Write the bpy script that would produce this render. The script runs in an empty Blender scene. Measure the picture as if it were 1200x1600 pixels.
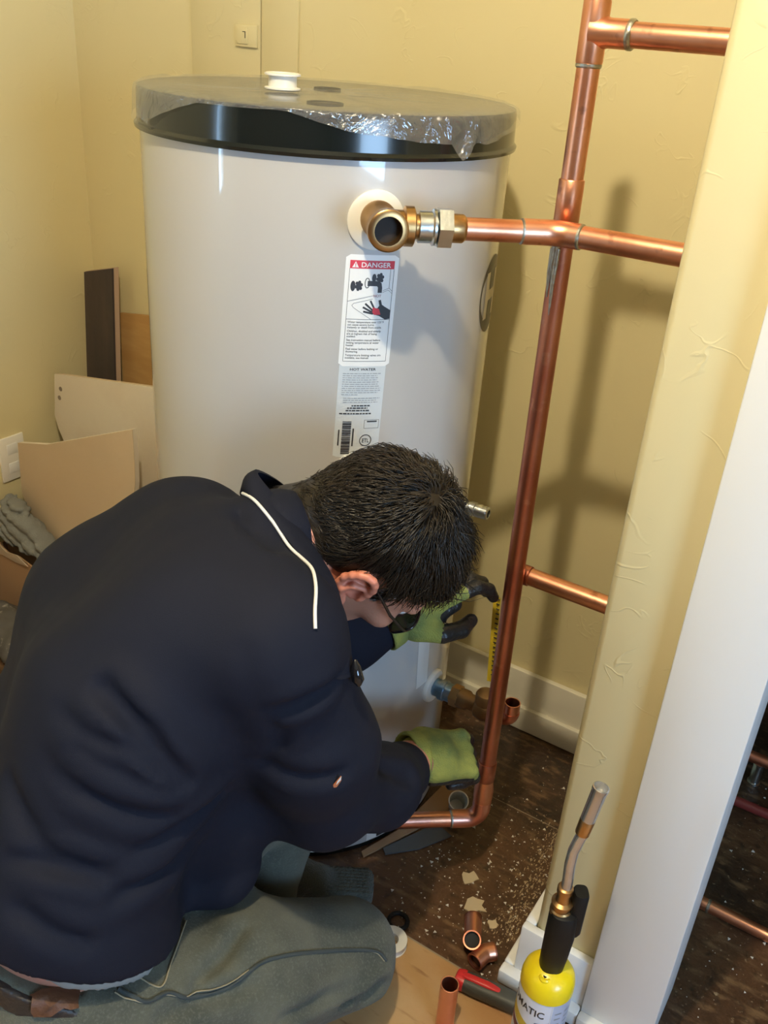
import bpy, bmesh, math, random
import numpy as np
from mathutils import Matrix, Vector
PI = math.pi
S = bpy.context.scene
COL = S.collection
random.seed(4)

# ------------------------------------------------------------------ camera, world, lights, exposure
# room frame: X along the back wall (to the right), Y towards the back wall, Z up
YAW, PITCH, ROLL, CAM_H = 0.5408, 0.488, 0.076, 1.40
cy, sy = math.cos(YAW), math.sin(YAW)
def cam_axes():
    def rm(x, y, z): return Vector((x * cy - y * sy, x * sy + y * cy, z))
    r = rm(1, 0, 0); u = rm(0, math.sin(PITCH), math.cos(PITCH)); f = rm(0, math.cos(PITCH), -math.sin(PITCH))
    c, s = math.cos(ROLL), math.sin(ROLL)
    return r * c + u * s, u * c - r * s, f
r_, u_, f_ = cam_axes()
cd = bpy.data.cameras.new('camera'); cam = bpy.data.objects.new('camera', cd); COL.objects.link(cam)
cam.matrix_world = Matrix(((r_.x, u_.x, -f_.x, 0), (r_.y, u_.y, -f_.y, 0), (r_.z, u_.z, -f_.z, CAM_H), (0, 0, 0, 1)))
cd.sensor_fit = 'VERTICAL'; cd.sensor_height = 24.0; cd.lens = 24.0 * 1450 / 1600
cd.clip_start = 0.05
S.camera = cam

W = bpy.data.worlds.new('world'); S.world = W; W.use_nodes = True
W.node_tree.nodes['Background'].inputs[0].default_value = (0.43, 0.68, 1.0, 1)
W.node_tree.nodes['Background'].inputs[1].default_value = 17.0
def lamp(name, kind, loc, energy, color, **k):
    l = bpy.data.lights.new(name, kind); l.energy = energy; l.color = color
    for a, v in k.items(): setattr(l, a, v)
    o = bpy.data.objects.new(name, l); COL.objects.link(o); o.location = loc; return o
lamp('ceiling_bulb', 'POINT', (-0.30, 0.20, 2.33), 72, (1.0, 0.86, 0.60), shadow_soft_size=0.03)
# sky portals in the two window openings (they add no light, only sample the sky)
p1 = lamp('window_portal', 'AREA', (1.99, -0.42, 1.30), 1, (1, 1, 1), shape='RECTANGLE', size=1.06, size_y=1.20)
p1.rotation_euler = (PI / 2, 0, PI / 2); p1.data.cycles.is_portal = True
p2 = lamp('window_portal', 'AREA', (-1.866, -0.95, 1.34), 1, (1, 1, 1), shape='RECTANGLE', size=1.08, size_y=0.30)
p2.rotation_euler = (0, -PI / 2, 0); p2.data.cycles.is_portal = True
VS = S.view_settings
VS.view_transform = 'Standard'; VS.look = 'None'; VS.gamma = 1.0; VS.use_curve_mapping = False
VS.exposure = 0.27

# ------------------------------------------------------------------ materials
MATS = {}
def M(name, col, rough=0.5, metal=0.0, bump=None, var=None, coat=0.0, spec=None, trans=0.0, sheen=0.0, alpha=1.0):
    """bump=(scale,strength,detail); var=(scale,colour2,lo,hi)"""
    if name in MATS: return MATS[name]
    m = bpy.data.materials.new(name); m.use_nodes = True
    nt = m.node_tree; b = nt.nodes['Principled BSDF']
    b.inputs['Base Color'].default_value = (*col, 1); b.inputs['Roughness'].default_value = rough
    b.inputs['Metallic'].default_value = metal; b.inputs['Coat Weight'].default_value = coat
    b.inputs['Transmission Weight'].default_value = trans; b.inputs['Sheen Weight'].default_value = sheen
    b.inputs['Alpha'].default_value = alpha
    if spec is not None: b.inputs['Specular IOR Level'].default_value = spec
    tc = nt.nodes.new('ShaderNodeTexCoord')
    def noise(scale, detail=4, stretch=None):
        n = nt.nodes.new('ShaderNodeTexNoise'); n.inputs['Scale'].default_value = scale; n.inputs['Detail'].default_value = detail
        if stretch:
            mp = nt.nodes.new('ShaderNodeMapping'); mp.inputs['Scale'].default_value = stretch
            nt.links.new(tc.outputs['Object'], mp.inputs['Vector']); nt.links.new(mp.outputs[0], n.inputs['Vector'])
        else: nt.links.new(tc.outputs['Object'], n.inputs['Vector'])
        return n
    if var:
        prev = None
        vs = var if isinstance(var, list) else [var]
        for v in vs:
            n = noise(v[0], 6, v[4] if len(v) > 4 else None)
            mr = nt.nodes.new('ShaderNodeMapRange'); mr.inputs[1].default_value = v[2]; mr.inputs[2].default_value = v[3]
            nt.links.new(n.outputs[0], mr.inputs[0])
            mx = nt.nodes.new('ShaderNodeMix'); mx.data_type = 'RGBA'
            if prev is None: mx.inputs[6].default_value = (*col, 1)
            else: nt.links.new(prev, mx.inputs[6])
            mx.inputs[7].default_value = (*v[1], 1)
            nt.links.new(mr.outputs[0], mx.inputs[0]); prev = mx.outputs[2]
        nt.links.new(prev, b.inputs['Base Color'])
    if bump:
        n = noise(bump[0], bump[2] if len(bump) > 2 else 3, bump[3] if len(bump) > 3 else None)
        bp = nt.nodes.new('ShaderNodeBump'); bp.inputs['Strength'].default_value = bump[1]; bp.inputs['Distance'].default_value = 0.01
        nt.links.new(n.outputs[0], bp.inputs['Height']); nt.links.new(bp.outputs[0], b.inputs['Normal'])
    MATS[name] = m
    return m
def wall_paint():
    m = M('wall_paint', (0.70, 0.615, 0.355), 0.55)
    nt = m.node_tree; b = nt.nodes['Principled BSDF']; tc = nt.nodes.new('ShaderNodeTexCoord')
    L = nt.links.new
    # faint trowel skips: thin curved ridges, sparse
    n1 = nt.nodes.new('ShaderNodeTexNoise'); n1.inputs['Scale'].default_value = 11; n1.inputs['Detail'].default_value = 2; n1.inputs['Distortion'].default_value = 1.2
    L(tc.outputs['Object'], n1.inputs['Vector'])
    a = nt.nodes.new('ShaderNodeMath'); a.operation = 'SUBTRACT'; a.inputs[1].default_value = 0.5; L(n1.outputs[0], a.inputs[0])
    a2 = nt.nodes.new('ShaderNodeMath'); a2.operation = 'ABSOLUTE'; L(a.outputs[0], a2.inputs[0])
    r1 = nt.nodes.new('ShaderNodeMapRange'); r1.inputs[1].default_value = 0; r1.inputs[2].default_value = 0.02; r1.inputs[3].default_value = 1; r1.inputs[4].default_value = 0; L(a2.outputs[0], r1.inputs[0])
    n2 = nt.nodes.new('ShaderNodeTexNoise'); n2.inputs['Scale'].default_value = 12; n2.inputs['Detail'].default_value = 1; L(tc.outputs['Object'], n2.inputs['Vector'])
    r2 = nt.nodes.new('ShaderNodeMapRange'); r2.inputs[1].default_value = 0.54; r2.inputs[2].default_value = 0.66; L(n2.outputs[0], r2.inputs[0])
    mu = nt.nodes.new('ShaderNodeMath'); mu.operation = 'MULTIPLY'; L(r1.outputs[0], mu.inputs[0]); L(r2.outputs[0], mu.inputs[1])
    n3 = nt.nodes.new('ShaderNodeTexNoise'); n3.inputs['Scale'].default_value = 160; n3.inputs['Detail'].default_value = 3; L(tc.outputs['Object'], n3.inputs['Vector'])
    ad = nt.nodes.new('ShaderNodeMath'); ad.operation = 'MULTIPLY_ADD'; ad.inputs[1].default_value = 0.10; L(n3.outputs[0], ad.inputs[0]); L(mu.outputs[0], ad.inputs[2])
    bp = nt.nodes.new('ShaderNodeBump'); bp.inputs['Strength'].default_value = 0.22; bp.inputs['Distance'].default_value = 0.004
    L(ad.outputs[0], bp.inputs['Height']); L(bp.outputs[0], b.inputs['Normal'])
    return m
def film_mat():
    m = bpy.data.materials.new('clear_plastic_wrap'); m.use_nodes = True; nt = m.node_tree; nt.nodes.clear()
    o = nt.nodes.new('ShaderNodeOutputMaterial'); t = nt.nodes.new('ShaderNodeBsdfTransparent'); g = nt.nodes.new('ShaderNodeBsdfGlossy')
    d = nt.nodes.new('ShaderNodeBsdfDiffuse'); d.inputs[0].default_value = (0.8, 0.82, 0.84, 1)
    g.inputs['Roughness'].default_value = 0.12; g.inputs[0].default_value = (0.9, 0.9, 0.9, 1)
    mx = nt.nodes.new('ShaderNodeMixShader'); mx.inputs[0].default_value = 0.09; mx2 = nt.nodes.new('ShaderNodeMixShader'); mx2.inputs[0].default_value = 0.13
    n = nt.nodes.new('ShaderNodeTexNoise'); n.inputs['Scale'].default_value = 22; n.inputs['Detail'].default_value = 4; n.inputs['Distortion'].default_value = 1.5
    tc = nt.nodes.new('ShaderNodeTexCoord'); nt.links.new(tc.outputs['Object'], n.inputs['Vector'])
    bp = nt.nodes.new('ShaderNodeBump'); bp.inputs['Strength'].default_value = 0.8; bp.inputs['Distance'].default_value = 0.02
    nt.links.new(n.outputs[0], bp.inputs['Height']); nt.links.new(bp.outputs[0], g.inputs['Normal'])
    nt.links.new(t.outputs[0], mx.inputs[1]); nt.links.new(d.outputs[0], mx.inputs[2])
    nt.links.new(mx.outputs[0], mx2.inputs[1]); nt.links.new(g.outputs[0], mx2.inputs[2]); nt.links.new(mx2.outputs[0], o.inputs[0])
    return m
WALL = wall_paint(); FILM = film_mat()
TRIM = M('trim_paint', (0.80, 0.80, 0.78), 0.4)
BASEB = M('baseboard_paint', (0.74, 0.70, 0.58), 0.4)
CEIL = M('ceiling_paint', (0.40, 0.37, 0.30), 0.8)  # unseen ceiling, also toned down to lessen the bounce
DIMWALL = M('unseen_dim_wall', (0.16, 0.10, 0.055), 0.6)  # unseen front and right walls, coloured dark to cut bounced light
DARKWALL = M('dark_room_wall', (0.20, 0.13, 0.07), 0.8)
DFLOOR = M('dark_floorboard', (0.026, 0.014, 0.008), 0.40, bump=(60, 0.35, 5), var=[(3.0, (0.100, 0.047, 0.021), 0.38, 0.58), (22, (0.165, 0.095, 0.045), 0.52, 0.68, (1, 2.5, 1)), (45, (0.022, 0.013, 0.008), 0.54, 0.78), (110, (0.30, 0.22, 0.13), 0.64, 0.74)])
PLY = M('plywood_subfloor', (0.40, 0.20, 0.075), 0.6, bump=(40, 0.15, 4), var=[(3.2, (0.46, 0.29, 0.13), 0.45, 0.6), (6.0, (0.55, 0.44, 0.25), 0.58, 0.70), (10, (0.26, 0.12, 0.045), 0.62, 0.75, (1, 5, 1))])
ENAMEL = M('white_enamel', (0.50, 0.49, 0.475), 0.3, coat=1.0)
BLACKP = M('black_lid_plastic', (0.006, 0.009, 0.009), 0.16, coat=0.2)
WHITEP = M('white_plastic', (0.82, 0.80, 0.74), 0.4)
LABELW = M('label_white', (0.84, 0.84, 0.82), 0.35)
LABELB = M('label_bluish', (0.62, 0.66, 0.68), 0.3)
RED = M('label_red', (0.62, 0.03, 0.05), 0.4)
INK = M('label_ink', (0.03, 0.03, 0.035), 0.5)
INKG = M('label_ink_grey', (0.30, 0.32, 0.34), 0.5)
COPPER = M('copper', (0.82, 0.40, 0.25), 0.36, 1.0, var=[(9, (0.62, 0.22, 0.11), 0.45, 0.68), (38, (0.33, 0.12, 0.07), 0.62, 0.78)], bump=(30, 0.03))
COPPERD = M('copper_tarnished', (0.60, 0.25, 0.16), 0.40, 1.0, var=[(7, (0.42, 0.13, 0.085), 0.4, 0.65), (45, (0.62, 0.30, 0.2), 0.62, 0.75)])
COPPERP = M('copper_pink_polished', (0.78, 0.38, 0.28), 0.32, 1.0, var=[(12, (0.66, 0.28, 0.2), 0.45, 0.65)])
SOLDER = M('solder', (0.42, 0.41, 0.36), 0.4, 1.0, bump=(90, 0.2))
BRASS = M('brass', (0.56, 0.33, 0.135), 0.34, 1.0, var=(14, (0.36, 0.21, 0.09), 0.45, 0.7))
BRASSD = M('brass_dull', (0.28, 0.17, 0.08), 0.5, 0.8)
ZINC = M('zinc_plated_steel', (0.62, 0.64, 0.62), 0.28, 1.0, bump=(60, 0.06))
STEEL = M('steel', (0.66, 0.65, 0.63), 0.24, 0.85, var=(20, (0.45, 0.42, 0.38), 0.5, 0.7))
BLUEST = M('galvanised_blue', (0.20, 0.33, 0.46), 0.3, 0.8, var=(40, (0.45, 0.5, 0.52), 0.5, 0.65))
HOLE = M('dark_hole', (0.012, 0.010, 0.008), 0.7)
JACKET = M('jacket_navy', (0.0078, 0.0094, 0.0190), 0.78, spec=0.2, bump=(900, 0.10, 2))
PIPING = M('white_piping', (0.75, 0.74, 0.72), 0.6)
DENIM = M('denim', (0.054, 0.060, 0.047), 0.9, bump=(700, 0.3, 3), var=[(9, (0.108, 0.110, 0.080), 0.40, 0.62), (300, (0.125, 0.13, 0.105), 0.5, 0.8)], sheen=0.1)
DENIMD = M('denim_seam', (0.045, 0.055, 0.055), 0.9)
STITCH = M('tan_stitching', (0.30, 0.26, 0.17), 0.8)
LEATHER = M('dark_leather', (0.030, 0.024, 0.022), 0.5, bump=(150, 0.2))
PATCH = M('brown_leather_patch', (0.105, 0.042, 0.018), 0.6, bump=(120, 0.2))
TEE = M('grey_cotton', (0.26, 0.27, 0.26), 0.9)
SKIN = M('skin', (0.50, 0.235, 0.155), 0.5, bump=(260, 0.08), var=(16, (0.55, 0.22, 0.15), 0.5, 0.7))
SKIN.node_tree.nodes['Principled BSDF'].inputs['Subsurface Weight'].default_value = 0.1
SKIN.node_tree.nodes['Principled BSDF'].inputs['Subsurface Radius'].default_value = (0.01, 0.004, 0.002)
EARM = M('ear_skin', (0.62, 0.22, 0.14), 0.45)
HAIR = M('dark_hair', (0.020, 0.014, 0.009), 0.38, spec=0.4)
HAIRG = M('grey_hair', (0.20, 0.195, 0.19), 0.5)
GLOVE = M('green_knit_glove', (0.30, 0.31, 0.065), 0.9, bump=(420, 0.35, 2), var=(22, (0.17, 0.21, 0.06), 0.42, 0.62))
DIP = M('black_rubber_dip', (0.012, 0.012, 0.013), 0.38, bump=(120, 0.25))
BLACKG = M('black_gloss', (0.008, 0.008, 0.010), 0.12, coat=0.3)
LENS = M('dark_lens', (0.02, 0.025, 0.032), 0.05, alpha=0.75, coat=0.5)
YELLOW = M('yellow_paint', (0.86, 0.66, 0.01), 0.3, coat=0.2)
BLACKR = M('black_moulded_plastic', (0.006, 0.006, 0.006), 0.5, spec=0.3)
CANLAB = M('can_label', (0.55, 0.57, 0.66), 0.35)
NAVY = M('can_navy', (0.02, 0.03, 0.13), 0.4)
MAROON = M('can_maroon', (0.12, 0.02, 0.05), 0.4)
REDP = M('red_plastic', (0.58, 0.025, 0.03), 0.38)
GREYR = M('grey_rubber', (0.055, 0.058, 0.05), 0.55)
GYPW = M('gypsum_white', (0.74, 0.66, 0.54), 0.9, bump=(60, 0.08), var=(5, (0.68, 0.58, 0.46), 0.45, 0.7))
GYPB = M('gypsum_paper', (0.58, 0.45, 0.30), 0.9, var=(4, (0.62, 0.49, 0.33), 0.4, 0.6), bump=(90, 0.06))
CARD = M('cardboard', (0.36, 0.22, 0.12), 0.9, bump=(50, 0.1))
CARDT = M('cardboard_torn', (0.52, 0.42, 0.32), 0.9)
OSB = M('raw_board', (0.55, 0.33, 0.12), 0.8, var=(6, (0.48, 0.27, 0.09), 0.4, 0.6, (1, 1, 5)))
DPLANK = M('dark_plank', (0.045, 0.035, 0.038), 0.35, var=(8, (0.07, 0.05, 0.045), 0.4, 0.7, (4, 4, 0.6)), bump=(30, 0.1))
PLANKE = M('plank_edge', (0.42, 0.30, 0.22), 0.8)
RAG = M('grey_cloth', (0.22, 0.225, 0.21), 0.95, bump=(300, 0.3))
KNIT = M('dark_knit', (0.060, 0.066, 0.054), 0.95, bump=(350, 0.6), sheen=0.2)
PLASTER = M('plaster_chip', (0.55, 0.45, 0.30), 0.9)
CHIPW = M('white_chip', (0.70, 0.68, 0.62), 0.9)
CUP = M('translucent_plastic', (0.72, 0.76, 0.74), 0.3, trans=0.35)
TAPEY = M('yellow_tape', (0.62, 0.47, 0.03), 0.4)
SHOE = M('dark_shoe', (0.02, 0.018, 0.016), 0.6)

# ------------------------------------------------------------------ object helpers
def empty(name, loc=(0, 0, 0), rotz=0.0):
    o = bpy.data.objects.new(name, None); COL.objects.link(o); o.location = loc; o.rotation_euler = (0, 0, rotz)
    o.empty_display_size = 0.05
    return o
def tag(o, label=None, cat=None, group=None, kind=None):
    if label: o['label'] = label
    if cat: o['category'] = cat
    if group: o['group'] = group
    if kind: o['kind'] = kind
    return o
def mk(name, verts, faces, mat, parent=None, smooth=True, sharp=None):
    me = bpy.data.meshes.new(name)
    me.from_pydata([tuple(map(float, v)) for v in verts], [], [tuple(map(int, f)) for f in faces])
    me.materials.append(mat)
    if smooth:
        me.polygons.foreach_set('use_smooth', [True] * len(me.polygons))
        if sharp: me.set_sharp_from_angle(angle=math.radians(sharp))
    me.update()
    o = bpy.data.objects.new(name, me); COL.objects.link(o)
    if parent is not None:
        o.parent = parent
        # world coordinates are given: move them into the parent's frame
        if parent.type == 'EMPTY' or True:
            chain = []; p = parent
            while p is not None: chain.append(p); p = p.parent
            mw = Matrix()
            for p in reversed(chain): mw = mw @ (Matrix.Translation(p.location) @ p.rotation_euler.to_matrix().to_4x4())
            o.matrix_parent_inverse = Matrix()
            me.transform(mw.inverted())
    return o
class MB:
    """collects vertices and faces of one part"""
    def __init__(s): s.v = []; s.f = []
    def add(s, v, f):
        n = len(s.v); s.v += [tuple(x) for x in v]; s.f += [tuple(i + n for i in q) for q in f]; return s
    def box(s, a, b, bev=0.0):
        (x0, y0, z0), (x1, y1, z1) = a, b
        if not bev:
            v = [(x, y, z) for z in (z0, z1) for y in (y0, y1) for x in (x0, x1)]
            return s.add(v, [(0, 2, 3, 1), (4, 5, 7, 6), (0, 1, 5, 4), (2, 6, 7, 3), (0, 4, 6, 2), (1, 3, 7, 5)])
        bm = bmesh.new(); bmesh.ops.create_cube(bm, size=1)
        for w in bm.verts: w.co = Vector(((x0 + x1) / 2 + w.co.x * (x1 - x0), (y0 + y1) / 2 + w.co.y * (y1 - y0), (z0 + z1) / 2 + w.co.z * (z1 - z0)))
        bmesh.ops.bevel(bm, geom=bm.edges[:], offset=bev, segments=2, affect='EDGES', profile=0.5)
        bm.verts.index_update(); s.add([w.co[:] for w in bm.verts], [[w.index for w in f.verts] for f in bm.faces]); bm.free(); return s
    def tube(s, pts, rad, n=24, cap=True, closed=False):
        pts = [Vector(p) for p in pts]; m = len(pts)
        if not hasattr(rad, '__len__'): rad = [rad] * m
        T = []
        for i in range(m):
            a = pts[i - 1] if (i > 0 or closed) else pts[i]; b = pts[(i + 1) % m] if (i < m - 1 or closed) else pts[i]
            t = b - a
            if t.length < 1e-9: t = T[-1] if T else Vector((0, 0, 1))
            T.append(t.normalized())
        for i in range(m):                      # rings that share a position: take the direction of the run
            if i > 0 and (pts[i] - pts[i - 1]).length < 1e-7: T[i] = T[i - 1]
        x = T[0].orthogonal().normalized(); V_ = []
        for i in range(m):
            x = (x - T[i] * x.dot(T[i])).normalized(); y = T[i].cross(x)
            for k in range(n):
                a = 2 * PI * k / n; V_.append(pts[i] + (x * math.cos(a) + y * math.sin(a)) * rad[i])
        F = []
        for i in range(m if closed else m - 1):
            j = (i + 1) % m
            for k in range(n): F.append((i * n + k, i * n + (k + 1) % n, j * n + (k + 1) % n, j * n + k))
        if cap and not closed:
            F.append(tuple(range(n - 1, -1, -1))); F.append(tuple((m - 1) * n + k for k in range(n)))
        return s.add(V_, F)
    def lathe(s, axis0, axis1, prof, n=32, cap=True, a0=0, hexa=False):
        """prof = [(t along the axis in metres, radius)]"""
        a = Vector(axis0); d = (Vector(axis1) - a).normalized(); x = d.orthogonal().normalized(); y = d.cross(x); V_ = []; F = []
        for t, r in prof:
            for k in range(n):
                q = 2 * PI * k / n + a0; V_.append(a + d * t + (x * math.cos(q) + y * math.sin(q)) * r)
        m = len(prof)
        for i in range(m - 1):
            for k in range(n): F.append((i * n + k, i * n + (k + 1) % n, (i + 1) * n + (k + 1) % n, (i + 1) * n + k))
        if cap: F.append(tuple(range(n - 1, -1, -1))); F.append(tuple((m - 1) * n + k for k in range(n)))
        return s.add(V_, F)
    def prism(s, poly, off):
        off = Vector(off); n = len(poly); a = [Vector(p) for p in poly]; b = [p + off for p in a]
        F = [tuple(range(n)), tuple(range(2 * n - 1, n - 1, -1))] + [(i, i + n, (i + 1) % n + n, (i + 1) % n) for i in range(n)]
        return s.add(a + b, F)
    def build(s, name, mat, parent=None, smooth=True, sharp=40): return mk(name, s.v, s.f, mat, parent, smooth, sharp)
def arc(p, a, b, r, n=9):
    """fillet at corner p between directions a (incoming from) and b (outgoing to)"""
    p = Vector(p); a = Vector(a).normalized(); b = Vector(b).normalized(); th = a.angle(b); t = r / math.tan(th / 2)
    c = p + (a + b).normalized() * (r / math.sin(th / 2)); s = p + a * t - c; e = p + b * t - c
    ax = s.cross(e).normalized(); an = s.angle(e)
    return [c + Matrix.Rotation(an * i / (n - 1), 3, ax) @ s for i in range(n)]

# ------------------------------------------------------------------ the room
def struct(name, mb, mat, parent=None, smooth=False, sharp=40):
    o = mb.build(name, mat, parent, smooth, sharp)
    if parent is None: o['kind'] = 'structure'
    return o
XL, XR, YB, YF, CH = -1.876, 2.0, 1.606, -2.5, 2.45
fl = empty('floor'); tag(fl, kind='structure')
MB().box((XL, YF, -0.03), (XR, 0.973, 0.0)).build('plywood_sheet', PLY, fl, False)
for k, (y0, y1) in enumerate(((0.976, 1.3595), (1.3605, 1.742), (1.743, 2.125), (2.126, 2.6))):
    MB().box((XL if k < 2 else -1.9, y0, -0.03), (XR, y1, -0.001), 0.0012).build('floorboard', DFLOOR, fl, False)
MB().box((XL - 0.1, YF - 0.1, -0.06), (XR + 0.1, 2.7, -0.028)).build('subfloor', HOLE, fl, False)
MB().box((XL, 1.3585, -0.025), (XR, 1.3615, -0.0015)).build('seam_filler', M('seam_dust', (.30, .24, .16), .9), fl, False)
MB().box((XL, 0.972, -0.025), (XR, 0.977, -0.0012)).build('seam_filler', M('seam_dust', (.30, .24, .16), .9), fl, False)
struct('wall_back', MB().box((XL, YB, -0.02), (-0.262, YB + 0.1, CH)), WALL)
MBl = MB()
wy0, wy1, wz0, wz1 = -1.10, -0.80, 0.80, 1.88
MBl.box((XL - 0.1, wy1, -0.02), (XL, YB + 0.1, CH)).box((XL - 0.1, YF, -0.02), (XL, wy0, CH)).box((XL - 0.1, wy0, -0.02), (XL, wy1, wz0)).box((XL - 0.1, wy0, wz1), (XL, wy1, CH))
struct('wall_left', MBl, WALL)
MBr = MB()
vy0, vy1, vz0, vz1 = -0.95, 0.11, 0.76, 1.90
MBr.box((XR, vy1, -0.02), (XR + 0.1, 2.7, CH)).box((XR, YF, -0.02), (XR + 0.1, vy0, CH)).box((XR, vy0, -0.02), (XR + 0.1, vy1, vz0)).box((XR, vy0, vz1), (XR + 0.1, vy1, CH))
struct('wall_right', MBr, DIMWALL)
struct('wall_front', MB().box((XL - 0.1, YF - 0.1, -0.02), (XR + 0.1, YF, CH)), DIMWALL)
struct('ceiling', MB().box((XL - 0.1, YF - 0.1, CH), (XR + 0.1, 2.7, CH + 0.05)), CEIL)
def window(name, x, y0, y1, z0, z1, nx):
    w = MB()
    for a, b in (((x, y0, z0), (x + nx, y0 + 0.03, z1)), ((x, y1 - 0.03, z0), (x + nx, y1, z1)), ((x, y0, z0), (x + nx, y1, z0 + 0.03)), ((x, y0, z1 - 0.03), (x + nx, y1, z1))):
        w.box([min(p, q) for p, q in zip(a, b)], [max(p, q) for p, q in zip(a, b)])
    struct(name, w, TRIM)
window('window_1', XR + 0.02, vy0, vy1, vz0, vz1, 0.05)
window('window_2', XL - 0.02, wy0, wy1, wz0, wz1, -0.05)
# the partition: a wall end between the closet and the dark room, bull-nosed corners
PX0, PX1, PY = -0.272, -0.062, 1.025
part = MB().box((PX0, PY, -0.02), (-0.105, 2.65, CH), 0.011)
struct('wall_partition', part, WALL, smooth=True, sharp=50)
struct('wall_doorway', MB().box((0.80, PY, -0.02), (XR, PY + 0.12, CH)).box((-0.105, PY, 2.06), (0.80, PY + 0.12, CH)), WALL)
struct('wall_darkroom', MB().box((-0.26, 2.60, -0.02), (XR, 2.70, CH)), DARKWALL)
dr = empty('door_1'); tag(dr, kind='structure')
MB().box((-0.168, PY - 0.022, 0.0), (-0.058, PY, 2.12), 0.003).build('casing', TRIM, dr, True, 40)
MB().box((-0.104, PY - 0.012, 0.0), (-0.0585, PY + 0.125, 2.06), 0.002).build('jamb', TRIM, dr, True, 40)
MB().box((0.80, PY - 0.022, 0.0), (0.91, PY, 2.12), 0.003).build('casing', TRIM, dr, True, 40)
MB().box((-0.168, PY - 0.022, 2.06), (0.91, PY, 2.17), 0.003).build('casing', TRIM, dr, True, 40)
bb = empty('baseboard_back'); tag(bb, kind='structure')
MB().box((XL, YB - 0.014, 0.0), (PX0, YB, 0.148), 0.003).build('board', BASEB, bb, True, 40)
MB().box((XL, YB - 0.026, 0.0), (PX0, YB - 0.013, 0.062), 0.004).build('plinth', BASEB, bb, True, 40)
bl = empty('baseboard_left'); tag(bl, kind='structure')
MB().box((XL, YF, 0.0), (XL + 0.014, YB - 0.027, 0.148), 0.003).build('board', BASEB, bl, True, 40)
bp_ = empty('baseboard_partition'); tag(bp_, kind='structure')
MB().box((PX0 - 0.018, PY - 0.015, 0.0), (-0.1685, PY, 0.128), 0.003).build('board', TRIM, bp_, True, 40)
MB().box((PX0 - 0.018, PY, 0.0), (PX0, 1.57, 0.128), 0.003).build('board', TRIM, bp_, True, 40)
MB().box((PX0 - 0.036, PY - 0.036, 0.0), (-0.1685, PY - 0.014, 0.030), 0.004).build('plinth', TRIM, bp_, True, 40)
MB().box((PX0 - 0.036, PY - 0.014, 0.0), (PX0 - 0.017, 1.57, 0.030), 0.004).build('plinth', TRIM, bp_, True, 40)
MB().box((-0.1685, PY - 0.040, 0.0), (-0.056, PY - 0.021, 0.030), 0.004).build('plinth', TRIM, bp_, True, 40)
# boxed-in access panel on the back wall: three slightly proud boards
tr = empty('trim_1'); tag(tr, kind='structure')
MB().box((-1.514, YB - 0.006, 1.0), (-1.330, YB, CH), 0.0015).build('board', WALL, tr, True, 40)
MB().box((-1.3262, YB - 0.007, 1.0), (-1.236, YB, CH), 0.0015).build('board', WALL, tr, True, 40)
MB().box((-1.3305, YB - 0.0012, 1.0), (-1.3258, YB, CH)).build('gap', HOLE, tr, False)

# ------------------------------------------------------------------ water heater
TC = (-0.888, 1.229); TR = 0.278; TZ = 1.296
def cyl(a, z, r=TR):
    return (TC[0] + r * math.cos(a), TC[1] + r * math.sin(a), z)
wh = empty('water_heater', (TC[0], TC[1], 0))
tag(wh, 'tall white cylindrical water heater with black plastic lid in the closet corner', 'water heater')
A0, A1 = (TC[0], TC[1], 0), (TC[0], TC[1], 1)
MB().lathe(A0, A1, [(0.008, TR - 0.003), (0.011, TR), (0.32, TR), (0.62, TR), (0.95, TR), (1.245, TR), (1.25, TR - 0.01)], 128).build('tank_body', ENAMEL, wh)
MB().lathe(A0, A1, [(0.0, TR - 0.006), (0.0, TR - .001), (0.008, TR - .001), (0.0095, TR - 0.006)], 128).build('base_ring', BLACKP, wh)
MB().lathe(A0, A1, [(1.2400, TR - 0.003), (1.2400, TR + 0.0065), (1.2445, TR + 0.0075), (1.249, TR + 0.0035), (1.288, TR + 0.0022), (1.2945, TR + 0.0005), (1.296, TR - 0.006), (1.296, 0.15), (1.296, 0.02)], 128).build('lid', BLACKP, wh, True, 30)
# plastic film left on the lid, hanging over its edge
def film():
    v, f = [], []; na = 360; rng = np.random.RandomState(7)
    th = np.linspace(0, 2 * PI, na, endpoint=False); deg = np.degrees(th); deg = np.where(deg > 180, deg - 360, deg)
    drop = np.interp(deg, [-180, -150, -128, -112, -97, -90, -64, -58, -45, -30, -20, -16, -12, 0, 12, 25, 60, 120, 180],
                     [.03, .035, .044, .040, .014, .005, .003, .012, .024, .030, .036, .047, .038, .030, .022, .016, .012, .02, .03])
    def nz(a, s, k): return sum(np.sin(a * (k + i * 7) + s + i * 1.7) / (1 + i * .4) for i in range(5)) / 2.5
    rows = []
    for j, fr in enumerate([0.0, .2, .4, .6, .8, .93, .985]):
        r = TR * fr; rows.append((r * np.ones(na), TZ + .0035 + .0022 * nz(th, j * 1.3, 5) * (fr > 0)))
    rows.append((np.ones(na) * (TR + .0045), np.ones(na) * (TZ - .0005)))
    for j, s in enumerate([.15, .3, .45, .6, .75, .9, 1.0]):
        a = .0062 + .0035 * s * (1 + nz(th, j * .5, 31)) * np.clip(drop / .03, .2, 1)
        rows.append((TR + a, TZ - .001 - drop * s * (1 + .12 * nz(th, 2.0, 23) * (s > .9))))
    for r, z in rows:
        for k in range(na): v.append((TC[0] + r[k] * math.cos(th[k]), TC[1] + r[k] * math.sin(th[k]), z[k]))
    for j in range(len(rows) - 1):
        for k in range(na): f.append((j * na + k, j * na + (k + 1) % na, (j + 1) * na + (k + 1) % na, (j + 1) * na + k))
    return mk('plastic_wrap', v, f, FILM, wh)
film()
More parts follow.
